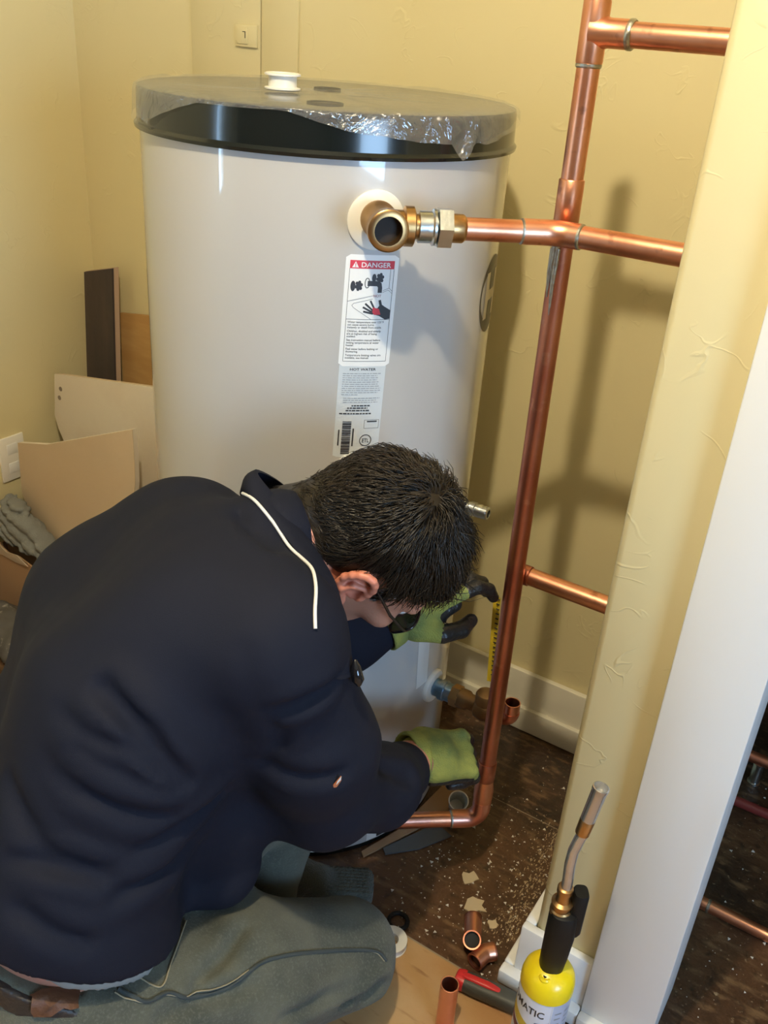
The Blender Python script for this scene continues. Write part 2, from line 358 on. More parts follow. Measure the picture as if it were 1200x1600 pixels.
for x, y, r in ((-0.931, 1.283, 0.021), (-0.775, 1.064, 0.024)):
    MB().lathe((x, y, TZ - 0.002), (x, y, 2), [(0, r), (0.0045, r), (0.0048, r * .9), (0.003, r * .85)], 32).build('knockout', HOLE, wh)
cx_, cy_ = -0.918, 1.155
MB().lathe((cx_, cy_, TZ + .002), (cx_, cy_, 2), [(0, .020), (0.002, .026), (0.004, .026), (0.005, .0205), (0.019, .0205), (0.020, .026), (0.0225, .026), (0.0235, .023), (0.0235, .018), (0.012, .017)], 40).build('vent_cap', WHITEP, wh)
def patch(a_c, z_c, w, h, lay, tilt=0.0, nu=10, rnd=0.0):
    """a curved rectangle lying on the tank; returns mesh lists"""
    v, f = [], []
    for j in range(2):
        for i in range(nu + 1):
            u = (i / nu - .5) * w; q = (j - .5) * h
            e = 0
            if rnd: e = max(0, abs(u) - (w / 2 - rnd)); q -= (1 if j else -1) * (rnd - math.sqrt(max(0, rnd * rnd - e * e)))
            v.append(lab(a_c, z_c, u, q, lay, tilt))
    for i in range(nu): f.append((i, i + 1, nu + 2 + i, nu + 1 + i))
    return v, f
def lab(a_c, z_c, u, q, lay, tilt=0.0):
    c, s = math.cos(tilt), math.sin(tilt); x = u * c - q * s; y = u * s + q * c
    return cyl(a_c + x / TR, z_c + y, TR + 0.0004 + lay * 0.00028)
class LB:
    """flat print wrapped onto the tank, in label millimetres"""
    def __init__(s, a, z, tilt=0): s.a, s.z, s.t = a, z, tilt; s.m = MB()
    def rect(s, x0, y0, x1, y1, lay=1):
        nu = max(1, int(abs(x1 - x0) / 6)); v, f = [], []
        for j, y in enumerate((y0, y1)):
            for i in range(nu + 1): v.append(lab(s.a, s.z, (x0 + (x1 - x0) * i / nu) / 1000, y / 1000, lay, s.t))
        for i in range(nu): f.append((i, i + 1, nu + 2 + i, nu + 1 + i))
        s.m.add(v, f); return s
    def poly(s, pts, lay=1):
        s.m.add([lab(s.a, s.z, x / 1000, y / 1000, lay, s.t) for x, y in pts], [tuple(range(len(pts)))]); return s
    def line(s, pts, w=.5, lay=1):
        for (x0, y0), (x1, y1) in zip(pts[:-1], pts[1:]):
            d = math.hypot(x1 - x0, y1 - y0) or 1; nx, ny = -(y1 - y0) / d * w / 2, (x1 - x0) / d * w / 2; k = max(1, int(d / 6))
            for i in range(k):
                p = (x0 + (x1 - x0) * i / k, y0 + (y1 - y0) * i / k); q = (x0 + (x1 - x0) * (i + 1) / k, y0 + (y1 - y0) * (i + 1) / k)
                s.poly([(p[0] + nx, p[1] + ny), (p[0] - nx, p[1] - ny), (q[0] - nx, q[1] - ny), (q[0] + nx, q[1] + ny)], lay)
        return s
    def ell(s, x, y, rx, ry, lay=1, n=20, rot=0):
        c, k = math.cos(rot), math.sin(rot)
        return s.poly([(x + rx * math.cos(t) * c - ry * math.sin(t) * k, y + rx * math.cos(t) * k + ry * math.sin(t) * c) for t in [2 * PI * i / n for i in range(n)]], lay)
    def ring(s, x, y, rx, ry, w, lay=1, n=28):
        return s.line([(x + rx * math.cos(t), y + ry * math.sin(t)) for t in [2 * PI * i / n for i in range(n + 1)]], w, lay)
    def text(s, t, x, y, size, lay=1, align='LEFT', bold=0.0, rot=0.0, sx=1.0):
        vs, fs = text_geo(t, size, align, bold); c, k = math.cos(rot), math.sin(rot)
        s.m.add([lab(s.a, s.z, (x + a * sx * c - b * k) / 1000, (y + a * sx * k + b * c) / 1000, lay, s.t) for a, b in vs], fs); return s
    def build(s, name, mat, parent): return s.m.build(name, mat, parent, False)
def text_geo(t, size, align='LEFT', bold=0.0):
    cu = bpy.data.curves.new('lettering', 'FONT'); cu.body = t; cu.size = size; cu.align_x = align; cu.offset = bold; cu.resolution_u = 2; cu.fill_mode = 'FRONT'
    o = bpy.data.objects.new('lettering', cu); COL.objects.link(o)
    dg = bpy.context.evaluated_depsgraph_get(); me = bpy.data.meshes.new_from_object(o.evaluated_get(dg))
    vs = [(v.co.x, v.co.y) for v in me.vertices]; fs = [tuple(p.vertices) for p in me.polygons]
    bpy.data.objects.remove(o); bpy.data.curves.remove(cu); bpy.data.meshes.remove(me)
    return vs, fs
# --- warning label: 73 x 152 mm
la, lz, lt = math.radians(-40.8), 1.0445, math.radians(-1.6)
wl = mk('warning_label', *patch(la, lz, .074, .155, 0, lt, 12, .004), LABELW, wh, False)
wl['label'] = 'white danger sticker with red heading'
LB(la, lz, lt).rect(-31, 59, 31, 70).build('heading_band', RED, wl)
q = LB(la, lz, lt).text('DANGER', -16, 61.2, 9.2, 2, bold=.12, sx=1.12); q.poly([(-28, 60.5), (-19, 60.5), (-23.5, 68.6)], 2); q.build('heading_lettering', LABELW, wl)
LB(la, lz, lt).rect(-24, 62.6, -23, 66.5, 3).rect(-24, 61.2, -23, 62.2, 3).build('exclamation_mark', RED, wl)
q = LB(la, lz, lt)
q.line([(-31, 59), (-31, -70), (31, -70), (31, 59)], .55); q.line([(-31, -10), (31, -10)], .55)
q.line([(26, 59), (26, 33.5), (31, 29)], .5).line([(26, 33.5), (17, 30)], .4).line([(-31, 14.5), (6, 23.5)], .45).line([(4, 18.5), (-22, 12), (-24.5, 9), (-22, 6), (4, -10)], .45).line([(17, 27.5), (25, 31), (31, 26)], .4)
q.ell(-25, 35.5, 3.4, 7); q.ell(3.5, 47, 3.0, 5.6); q.ring(-5.5, 40, 3.2, 6.6, 1.1)
for kx, ky in ((-17, 36), (12, 47)):
    for i in range(6):
        a = i * PI / 3 + .3; q.ell(kx + 3.6 * math.cos(a), ky + 4.8 * math.sin(a), 2.1, 2.4)
    q.ell(kx, ky, 3.0, 4.2)
q.poly([(-5, 43), (10, 43), (14.5, 40.5), (16, 34), (16, 27), (10, 27), (10, 34), (8.5, 36), (-5, 36)])
for a, b, w in (((8, 4), (1, 16), 2.6), ((6, 2), (-6, 12), 2.6), ((5, 0), (-9, 7), 2.6), ((6, -2), (-8, 1), 2.6), ((20, -2), (14, 17), 3.6)): q.line([a, b], w)
q.poly([(5, 5), (4, -2), (15, -5), (24, -10), (31, -17 + 8), (31, 3), (22, 8), (16, 12), (12, 6)])
q.build('pictogram', INK, wl)
LB(la, lz, lt).poly([(5, 7), (14, 5), (17, -3), (8, -3.5), (5, 0)], 2).build('scald_mark', RED, wl)
LB(la, lz, lt).text('HOT', 4.5, 21, 5.2, 2, bold=.05).build('hot_lettering', M('label_pink', (.45, .2, .2), .5), wl)
q = LB(la, lz, lt); y = -15.2
for t in ('Water temperature over 125°F', 'can cause severe burns', 'instantly or death from scalds.', None, 'Children, disabled and elderly', 'are at highest risk of being', 'scalded.', None, 'See instruction manual before', 'setting temperature at water', 'heater.', None, 'Feel water before bathing or', 'showering.', None, 'Temperature limiting valves are', 'available, see manual.'):
    if t is None: y -= 1.5; continue
    q.text(t, -28.5, y, 4.1, 1, bold=.03, sx=.98); y -= 3.75
q.build('small_print', INK, wl)
# --- specification label: 66 x 142 mm
sa, sz = math.radians(-41.9), .899
sl = mk('specification_label', *patch(sa, sz, .068, .143, -0.6, lt, 12, .002), LABELB, wh, False)
sl['label'] = 'bluish clear sticker headed hot water, with bar code'
LB(sa, sz, lt).text('HOT WATER', 0, 62, 5.2, 1, 'CENTER', .07, sx=1.25).build('heading_lettering', INK, sl)
q = LB(sa, sz, lt); rr = random.Random(3)
for k in range(14):                         # paragraphs that cannot be read in the photograph: broken grey lines
    y = 57 - k * 3.15 - (2.2 if k > 10 else 0); x = -28 + (3 if k > 10 else 0); end = 29 - rr.random() * 8 - (25 if k == 10 else 0)
    while x < end:
        w = 1.5 + rr.random() * 5.5; q.rect(x, y, min(x + w, end), y + 1.0); x += w + 1.1
q.build('small_print', INKG, sl)
q = LB(sa, sz, lt)
for (x0, x1, y) in ((-12, 15, 8.2), (-18, 12, 4.6), (-20, 15, .8), (-29, 18, -4)):
    x = x0
    while x < x1: w = 2 + rr.random() * 4; q.rect(x, y, min(x + w, x1), y + 1.9); x += w + 1
q.line([(9, -13), (31, -13), (31, -26), (9, -26), (9, -13)], .4).rect(13, -16.5, 28, -14.5).build('data_lines', INK, sl)
q = LB(sa, sz, lt); y = -15
while y > -66:
    h = .5 + rr.random() * 1.6; q.rect(-23, y - h, -10, y); y -= h + .4 + rr.random() * .7
q.rect(-28.5, -53, -26.5, -28).rect(-7.5, -54, -5.5, -26); q.build('bar_code', INK, sl)
LB(sa, sz, lt).ring(13, -45, 8.6, 8.6, 1.2).text('ETL', 13, -48.2, 8.6, 1, 'CENTER', .1, sx=.8).rect(4, -61, 22, -59.4).build('test_mark', INK, sl)
# --- other stickers
ba, bz = math.radians(14.5), 1.036
bd = mk('round_badge', [lab(ba, bz, .050 * math.cos(t), .060 * math.sin(t), 0) for t in [2 * PI * i / 40 for i in range(40)]] + [lab(ba, bz, 0, 0, 0)], [(i, (i + 1) % 40, 40) for i in range(40)], M('badge_black', (.02, .017, .012), .35), wh, False)
bd['label'] = 'dark oval sticker with pale letter shape'
LB(ba, bz).rect(-30, -36, -15, 36).rect(15, -36, 30, 36).rect(-15, -8, 15, 8).build('badge_letter', M('badge_pale', (.55, .50, .38), .5), bd)
ll = mk('lower_label', *patch(math.radians(-45.5), .036, .062, .050, 0, 0, 8), LABELW, wh, False)
q = LB(math.radians(-45.5), .030); x = -24
while x < -2: w = .5 + rr.random() * 1.2; q.rect(x, -12, x + w, 16); x += w + .6
q.build('bar_code', INKG, ll)
rl = mk('lower_label', *patch(math.radians(-20), .038, .080, .050, 0, 0, 8), LABELW, wh, False)
LB(math.radians(-20.5), .034).rect(-16, 4, 12, 20).build('red_band', RED, rl)
LB(math.radians(-20.5), .034).rect(-16, -20, 12, 3.5).build('black_band', INK, rl)
mk('clear_sticker', *patch(math.radians(-7.5), .42, .032, .16, 0, .05, 5), M('faint_sticker', (.72, .71, .68), .3), wh, False)
def disc(name, a, z, r, t, mat, hole=0.0):
    """round escutcheon bedded on the tank surface"""
    n = 40; v, f = [], []
    for rr_, h in ((r, 0.0), (r, t * .6), (r * .93, t), (max(hole, r * .4), t), (max(hole, 0.001), t)):
        for k in range(n): q = 2 * PI * k / n; v.append(cyl(a + rr_ * math.cos(q) / TR, z + rr_ * math.sin(q), TR + h))
    for j in range(4):
        for k in range(n): f.append((j * n + k, j * n + (k + 1) % n, (j + 1) * n + (k + 1) % n, (j + 1) * n + k))
    return mk(name, v, f, mat, wh, True, 40)
disc('escutcheon', math.radians(-40.3), 1.167, .0385, .005, WHITEP)
disc('escutcheon', math.radians(-43.5), .813, .020, .006, WHITEP)
disc('escutcheon', math.radians(2), .697, .022, .006, WHITEP)
disc('escutcheon', math.radians(1), .318, .032, .008, WHITEP)
# short threaded relief-valve nipple on the right side of the tank
c2 = math.radians(2); d2 = Vector((math.cos(c2), math.sin(c2), 0)); b2 = Vector(cyl(c2, .697))
MB().lathe(b2, b2 + d2, [(-.005, .0105), (.030, .0105), (.031, .0125), (.040, .0125), (.041, .011), (.050, .0115), (.053, .0105), (.056, .0115), (.059, .0105), (.062, .011), (.064, .0095), (.064, .007), (.05, .007)], 28).build('nipple', ZINC, wh)

# ------------------------------------------------------------------ pipework
PR = 0.0143
def ringtube(pts, r=PR, mat=COPPER, parent=None, name='pipe', n=28): return MB().tube(pts, r, n).build(name, mat, parent)
def solder(p, d, parent, r=PR + .0018, w=.003):
    p = Vector(p); d = Vector(d).normalized()
    return MB().lathe(p - d * w, p + d, [(0, r - .0016), (w * .5, r), (w * 1.5, r), (w * 2, r - .0016)], 28).build('solder_ring', SOLDER, parent)
# hot outlet run: brass tee, union, copper pipe, bend, pipe along the wall
B = Vector((-0.462, 1.147, 1.173)); dH = Vector((math.cos(math.radians(40)), math.sin(math.radians(40)), 0.0))
T0 = B - dH * .225
out = empty('outlet_pipe', tuple(T0)); tag(out, 'copper outlet pipe with open brass tee fixed to the front of the white tank', 'pipe')
dT = Vector((math.cos(math.radians(-47)), math.sin(math.radians(-47)), 0.0))
mb = MB()
mb.lathe(T0 - dT * .058, T0, [(.0125, .0175), (.018, .0175), (.020, .0235), (.030, .0235), (.034, .0205), (.080, .0205), (.083, .0255), (.094, .0255), (.0955, .0235), (.0955, .0175), (.07, .0165)], 36, True)
mb.lathe(T0, T0 + dH, [(0, .0195), (.024, .0195), (.026, .0245), (.037, .0245), (.0385, .022), (.0385, .012)], 36)
mb.build('tee', BRASS, out)
MB().lathe(T0 + dT * .0155, T0 + dT, [(0, .0172), (.0055, .0172)], 36).build('bore', HOLE, out)
MB().lathe(T0, T0 + dH, [(.034, .0155), (.044, .0155), (.0445, .0168), (.0465, .0155), (.0485, .0168)], 28).build('nipple', BRASS, out)
u = MB().lathe(T0, T0 + dH, [(.043, .0165), (.044, .0195), (.060, .0195), (.062, .0225), (.065, .0225), (.066, .0175), (.072, .0175)], 36)
u.build('union', ZINC, out)
MB().lathe(T0, T0 + dH, [(.066, .018), (.0675, .0262), (.085, .0262), (.0865, .019)], 6, True, .3).build('union_nut', ZINC, out, False)
MB().lathe(T0, T0 + dH, [(.085, .0178), (.100, .0178), (.102, .0165), (.104, .0145)], 32).build('union_tail', BRASS, out)
ringtube([T0 + dH * .098, T0 + dH * .19], PR, COPPER, out)
e1 = arc(B, -dH, (1, 0, 0), .05, 8)
MB().tube([T0 + dH * .178] + e1 + [B + Vector((.030, 0, 0))], PR + .0019, 28).build('bend', COPPER, out)
solder(T0 + dH * .178, dH, out); solder(B + Vector((.031, 0, 0)), (1, 0, 0), out)
ringtube([B + Vector((.02, 0, 0)), Vector((-.2745, 1.147, 1.174))], PR, COPPER, out)
# riser with side branch and floor elbow
def rs(z): return Vector((-.469 + (1.402 - z) * .0125, 1.180 - (1.402 - z) * .004, z))
ri = empty('riser_pipe', (-.4535, 1.175, .13)); tag(ri, 'tall vertical copper riser pipe with side branch and floor elbow beside the tank', 'pipe')
up = (rs(1.5) - rs(.5)).normalized()
ringtube([rs(1.432), rs(1.522)], PR, COPPER, ri)
mb = MB().tube([rs(1.366), rs(1.370), rs(1.434), rs(1.438)], [PR + .001, PR + .0022, PR + .0022, PR + .001], 28)
bt = rs(1.402)
mb.tube([bt, bt + Vector((.016, 0, 0)), bt + Vector((.020, 0, 0)), bt + Vector((.047, 0, 0))], [PR + .005, PR + .0035, PR + .0022, PR + .0022], 28)
mb.build('tee', COPPER, ri)
solder(rs(1.366), up, ri); solder(bt + Vector((.047, 0, 0)), (1, 0, 0), ri, PR + .003, .004)
ringtube([bt + Vector((.04, 0, 0)), Vector((-.2745, bt.y, bt.z))], PR, COPPER, ri)
ringtube([rs(1.225), rs(1.372)], PR, COPPER, ri)
MB().tube([rs(1.182), rs(1.1835), rs(1.234), rs(1.2355)], [PR + .001, PR + .0022, PR + .0022, PR + .001], 28).build('coupling', COPPER, ri)
ringtube([rs(.25), rs(1.19)], PR, COPPERD, ri)
# solder that ran down the riser below the coupling
mb = MB()
for dx, z0, z1, w in ((-.004, 1.150, 1.085, .004), (.003, 1.150, 1.055, .0045), (.0, 1.155, 1.10, .006)):
    mb.tube([rs(z0) + Vector((dx - .003, -PR + .0008, 0)), rs((z0 + z1) / 2) + Vector((dx - .004, -PR + .0004, 0)), rs(z1) + Vector((dx - .003, -PR + .0015, 0))], [w, w * .7, .001], 10)
mb.build('solder_run', SOLDER, ri)
MB().tube([rs(.2215), rs(.223), rs(.2605), rs(.262)], [PR + .001, PR + .0020, PR + .0020, PR + .001], 28).build('coupling', COPPERD, ri)
MB().tube([rs(.150), rs(.165), rs(.180), rs(.198), rs(.212), rs(.2235)], [PR + .0006, PR + .0010, PR + .0030, PR + .0032, PR + .0012, PR + .0006], 28).build('reducer', COPPER, ri)
cor = rs(.127); dL = Vector((-.77, -.632, 0)).normalized()
el = arc(cor, up, dL, .026, 10)
MB().tube([rs(.172)] + el + [cor + dL * .052], PR + .0022, 28).build('elbow', COPPERP, ri)
solder(cor + dL * .053, dL, ri); solder(rs(.1735), up, ri, PR + .002, .0015)
ringtube([cor + dL * .045, cor + dL * .096], PR, COPPER, ri)
ringtube([cor + dL * .094, cor + dL * .285], PR + .0002, COPPERP, ri)
# middle stub running into the partition
st = empty('branch_pipe', (-.268, 1.2075, .632)); tag(st, 'horizontal copper branch pipe running from the partition to behind the riser at knee height', 'pipe')
ringtube([(-.466, 1.2085, .632), (-.2745, 1.2085, .632)], PR, COPPER, st)
MB().tube([(-.468, 1.2085, .632), (-.466, 1.2085, .632), (-.446, 1.2085, .632), (-.4445, 1.2085, .632)], [PR, PR + .002, PR + .002, PR], 28).build('collar', COPPERD, st)
# drain assembly at the foot of the tank
c1 = math.radians(1); d1 = Vector((math.cos(c1), math.sin(c1), 0)); b1 = Vector(cyl(c1, .318))
dv = empty('drain_valve', tuple(b1 + d1 * .09)); tag(dv, 'dull brass drain valve with blue nipple low on the right side of the tank', 'valve')
MB().lathe(b1, b1 + d1, [(.0085, .017), (.02, .017), (.021, .020), (.030, .020), (.031, .0175), (.045, .0175)], 28).build('nipple', BLUEST, dv)
MB().lathe(b1, b1 + d1, [(.044, .021), (.060, .021)], 6).build('hex_collar', BRASS, dv, False)
mb = MB().lathe(b1, b1 + d1, [(.058, .0185), (.075, .0185), (.080, .015), (.092, .015), (.096, .021), (.110, .024), (.124, .021), (.128, .016), (.140, .016)], 28)
mb.build('body', BRASSD, dv)
pc = b1 + d1 * .110
MB().lathe(pc, pc + Vector((0, 0, 1)), [(.0, .0195), (.030, .0195), (.034, .0175), (.036, .012)], 28).build('bonnet', BRASSD, dv)
eb = b1 + d1 * .160
MB().tube([b1 + d1 * .135] + arc(eb, -d1, (0, 0, 1), .016, 8) + [eb + Vector((0, 0, .018))], PR + .001, 24).build('elbow', COPPERD, dv)
MB().lathe(eb + Vector((0, 0, .012)), eb + Vector((0, 0, 1)), [(0, PR), (.026, PR), (.0262, PR - .0008), (.026, PR - .0018), (.004, PR - .0018)], 28).build('stub', COPPERP, dv)
MB().lathe(eb + Vector((0, 0, .014)), eb + Vector((0, 0, 1)), [(0, PR - .002), (.004, PR - .002)], 28).build('bore', HOLE, dv)
# pipes on the floor of the dark room
q = empty('floor_pipe', (0, 1.335, .0)); tag(q, 'copper pipe lying across the dark floor beyond the doorway, nearest the camera', 'pipe')
ringtube([(-.104, 1.345, .012), (.02, 1.345, .012), (.60, 1.345, .012)], .0115, COPPER, q); solder((-.055, 1.345, .012), (1, 0, 0), q, .0128)
q = empty('floor_pipe', (0, 1.735, .05)); tag(q, 'copper pipe on a grey post at the back of the dark doorway', 'pipe')
ringtube([(-.104, 1.742, .062), (.60, 1.742, .062)], .0125, COPPERD, q)
MB().lathe((-.066, 1.742, -.002), (-.066, 1.742, 1), [(0, .014), (.004, .014), (.005, .011), (.05, .011), (.052, .013), (.056, .013)], 20).build('support_post', ZINC, q)
q = empty('floor_pipe', (0, 1.66, .0)); tag(q, 'thin dark red pipe on the floor in front of the grey post', 'pipe')
ringtube([(-.104, 1.648, .010), (.60, 1.662, .010)], .0105, M('red_oxide_pipe', (.20, .03, .025), .4), q)

# ------------------------------------------------------------------ blow torch
tx, ty = -0.199, 0.871
to = empty('blow_torch', (tx, ty, 0)); tag(to, 'yellow gas torch with bent steel nozzle standing by the white door casing', 'torch')
tA, tB_ = (tx, ty, 0), (tx, ty, 1); cr = .0365
MB().lathe(tA, tB_, [(.0, .030), (.002, .034), (.006, cr - .001), (.012, cr), (.226, cr), (.2265, cr - .0004)], 48).build('cylinder', CANLAB, to)
MB().lathe(tA, tB_, [(.224, cr - .0005), (.2255, cr + .0009), (.238, cr + .0009), (.248, cr - .001), (.256, cr - .006), (.262, cr - .015), (.265, .014), (.266, .004)], 48).build('shoulder', YELLOW, to)
def can(name, a0, a1, z0, z1, mat, lay, slope0=0, slope1=0):
    n = 14; v, f = [], []
    for j in range(2):
        for i in range(n + 1):
            t = i / n; a = math.radians(a0 + (a1 - a0) * t); z = (z1 + slope1 * t) if j else (z0 + slope0 * t)
            v.append((tx + (cr + lay * .0003) * math.cos(a), ty + (cr + lay * .0003) * math.sin(a), z))
    for i in range(n): f.append((i, i + 1, n + 2 + i, n + 1 + i))
    return mk(name, v, f, mat, to, True)
# the camera faces the can from about azimuth -77 degrees
can('yellow_band', -180, -82, .168, .190, M('can_yellow', (.62, .50, .06), .4), 1, -.020, -.024)
can('maroon_band', -180, -82, .150, .166, MAROON, 1, -.020, -.024)
can('navy_panel', -84, -52, .06, .182, NAVY, 2, 0, .006)
can('red_patch', -100, -84, .10, .134, RED, 2)
can('side_panel', -51, 30, .01, .222, M('can_side', (.46, .52, .66), .4), 1)
can('seam', -52.5, -51, .01, .224, M('can_seam', (.75, .78, .82), .4), 2)
q = MB(); rr = random.Random(8)
for k in range(9):
    z = .205 - k * .011
    for (a, w) in ((-44, 14 + rr.random() * 8), (-20, 12 + rr.random() * 10)):
        n = 4
        q.add([(tx + (cr + .0007) * math.cos(math.radians(a + w * i / n)), ty + (cr + .0007) * math.sin(math.radians(a + w * i / n)), z + j * .002) for j in range(2) for i in range(n + 1)], [(i, i + 1, n + 2 + i, n + 1 + i) for i in range(n)])
q.build('small_print', INKG, to, False)
vs, fs = text_geo('BERNZOMATIC', 19, 'RIGHT', .25)
q = MB(); q.add([(tx + (cr + .0006) * math.cos(math.radians(-66) + (x * .80) / 1000 / cr), ty + (cr + .0006) * math.sin(math.radians(-66) + (x * .80) / 1000 / cr), .1955 + y / 1000 - (x * .0) / 1000) for x, y in vs], fs)
q.build('lettering', INK, to, False)
vh = Vector((tx + (cr - .016) * math.cos(math.radians(-88)), ty + (cr - .016) * math.sin(math.radians(-88)), .2605))
MB().lathe(vh + Vector((0, 0, -.006)), vh + Vector((0, 0, 1)), [(0, .0085), (.0055, .0085), (.0075, .0065), (.0065, .0035)], 24).build('valve_boss', YELLOW, to)
MB().lathe(vh + Vector((0, 0, -.001)), vh + Vector((0, 0, 1)), [(0, .0026), (.0028, .0026)], 16).build('valve_hole', HOLE, to)
# moulded black body: rounded rectangle loft along z, wider towards the top
def loft(name, secs, mat, parent, n=28, p=3.2):
    v, f = [], []
    for (x, y, z, rx, ry, rot) in secs:
        for k in range(n):
            t = 2 * PI * k / n; c, s = math.cos(t), math.sin(t)
            a = rx * math.copysign(abs(c) ** (2 / p), c); b = ry * math.copysign(abs(s) ** (2 / p), s)
            v.append((x + a * math.cos(rot) - b * math.sin(rot), y + a * math.sin(rot) + b * math.cos(rot), z))
    m = len(secs)
    for i in range(m - 1):
        for k in range(n): f.append((i * n + k, i * n + (k + 1) % n, (i + 1) * n + (k + 1) % n, (i + 1) * n + k))
    f += [tuple(range(n - 1, -1, -1)), tuple((m - 1) * n + k for k in range(n))]
    return mk(name, v, f, mat, parent, True, 50)
R0 = YAW
loft('regulator_body', [(tx, ty, .258, .014, .014, R0), (tx, ty, .264, .0165, .016, R0), (tx + .001, ty, .29, .018, .017, R0), (tx + .002, ty, .33, .0195, .018, R0), (tx + .001, ty, .365, .0185, .018, R0), (tx + .001, ty, .372, .017, .016, R0), (tx, ty, .374, .011, .012, R0)], BLACKR, to, 28, 2.5)
loft('trigger_block', [(tx + .012, ty + .011, .330, .010, .011, R0), (tx + .0125, ty + .012, .336, .012, .013, R0), (tx + .0145, ty + .013, .404, .010, .012, R0), (tx + .0145, ty + .013, .407, .009, .011, R0)], BLACKR, to)
MB().lathe((tx - .004, ty, .368), (tx - .004, ty, 2), [(0, .0145), (.006, .0145), (.008, .0125), (.014, .0125), (.016, .0145), (.020, .0145), (.023, .010), (.036, .0085), (.038, .0105), (.046, .0105), (.048, .008)], 32).build('brass_base', BRASS, to)
e = MB().tube([(tx - .003, ty, .40), (tx - .0035, ty, .43), (tx - .005, ty - .001, .458), (tx - .0045, ty - .001, .482), (tx - .001, ty, .503), (tx + .003, ty + .001, .522), (tx + .005, ty + .002, .540)], .0072, 24); e.build('flame_tube', STEEL, to)
pA, pB = Vector((tx + .0005, ty + .0005, .515)), Vector((tx + .0100, ty + .006, .600)); dn = (pB - pA)
MB().lathe(pA, pB, [(0, .0082), (.001, .0092), (.025, .0096), (.0265, .0088)], 28).build('brass_collar', BRASS, to)
MB().lathe(pA, pB, [(.024, .0088), (.026, .0094), (.074, .0098), (.075, .0104), (.080, .0104), (.0805, .0092), (.070, .0088)], 32).build('burner_tip', STEEL, to)

# ------------------------------------------------------------------ small things on the floor
q = empty('pipe_offcut', (-.341, .874, 0)); tag(q, 'short copper pipe offcut standing upright on the plywood floor', 'pipe')
MB().lathe((-.341, .874, 0), (-.3418, .872, .1), [(0, PR), (.100, PR), (.1003, PR - .0008), (.100, PR - .0018), (.03, PR - .0018)], 32).build('wall', COPPERP, q)
MB().lathe((-.341, .874, .0), (-.3418, .872, .1), [(.03, PR - .0018), (.034, PR - .0018)], 24).build('bore', HOLE, q)
kn = empty('utility_knife', (-.30, .955, 0)); tag(kn, 'red and black utility knife lying on plywood against the partition plinth', 'knife')
k0, k1 = Vector((-.362, .945, .016)), Vector((-.212, .968, .016)); kd = (k1 - k0).normalized(); ks = Vector((-kd.y, kd.x, 0))
def knife_body(name, secs, mat):
    v, f = [], []; n = 20
    for (t, w, h, dz) in secs:
        for k in range(n):
            a = 2 * PI * k / n; c, s = math.cos(a), math.sin(a)
            v.append(k0 + kd * t + ks * (w * math.copysign(abs(c) ** .7, c)) + Vector((0, 0, dz + h * math.copysign(abs(s) ** .7, s))))
    for i in range(len(secs) - 1):
        for k in range(n): f.append((i * n + k, i * n + (k + 1) % n, (i + 1) * n + (k + 1) % n, (i + 1) * n + k))
    f += [tuple(range(n)), tuple((len(secs) - 1) * n + k for k in range(n))]
    return mk(name, v, f, mat, kn, True, 50)
knife_body('handle', [(.010, .015, .013, 0), (.03, .0165, .0145, 0), (.075, .016, .0145, 0), (.11, .015, .0135, 0), (.15, .0145, .0125, 0), (.153, .011, .01, 0)], GREYR)
knife_body('end_cap', [(0, .010, .010, 0), (.002, .0135, .0135, 0), (.012, .016, .0145, 0), (.016, .016, .0142, 0)], REDP)
knife_body('slide', [(.010, .004, .003, .0125), (.018, .006, .004, .0135), (.055, .0065, .0045, .0138), (.072, .005, .003, .0125), (.080, .002, .001, .0118)], REDP)
# copper fittings
def fitting(p0, p1, p2, label, mat, name='copper_elbow'):
    o = empty(name, (p1[0], p1[1], 0)); tag(o, label, 'pipe fitting')
    a = (Vector(p0) - Vector(p1)).normalized(); b = (Vector(p2) - Vector(p1)).normalized()
    pts = [Vector(p0)] + arc(p1, a, b, .018, 8) + [Vector(p2)]
    MB().tube(pts, PR + .001, 24, cap=False).build('wall', mat, o)
    for e_, d_ in ((Vector(p0), a), (Vector(p2), b)):
        MB().lathe(e_ - d_ * .003, e_ + d_, [(0, PR - .0012), (.0032, PR - .0012), (.0034, PR + .0012), (.001, PR + .0016)], 24, False).build('rim', COPPERD, o)
        MB().lathe(e_ - d_ * .012, e_ + d_, [(0, PR - .001), (.004, PR - .001)], 20).build('bore', HOLE, o)
    return o
fitting((-.394, 1.066, PR + .001), (-.372, 1.022, PR + .001), (-.368, 1.008, PR + .022), 'copper elbow lying behind the knife end with its dark mouth towards the camera', COPPER)
fitting((-.350, .988, PR + .001), (-.344, 1.014, PR + .001), (-.332, 1.026, PR + .001), 'small copper elbow lying between the knife and the partition plinth', COPPER)
# tape roll, ring, scraps
o = empty('tape_roll', (-.487, .944, 0)); tag(o, 'roll of white thread tape on a spool beside the right knee', 'tape')
tz0 = Vector((-.487, .944, 0))
MB().lathe(tz0, tz0 + Vector((0, 0, 1)), [(.0, .012), (.0, .027), (.002, .027), (.0025, .025), (.0125, .025), (.013, .027), (.015, .027), (.015, .012), (.0, .012)], 40, False).build('spool', WHITEP, o)
MB().lathe(tz0, tz0 + Vector((0, 0, 1)), [(.003, .026), (.012, .026)], 40, False).build('tape', M('thread_tape', (.85, .87, .9), .5), o)
o = mk('rubber_ring', *(lambda m: (m.v, m.f))(MB().tube([(-.501 + .0165 * math.cos(t), .989 + .0165 * math.sin(t), .0035) for t in [2 * PI * i / 32 for i in range(32)]], .0040, 12, closed=True)), BLACKR); tag(o, 'black rubber ring lying flat on the dark floor', 'ring')
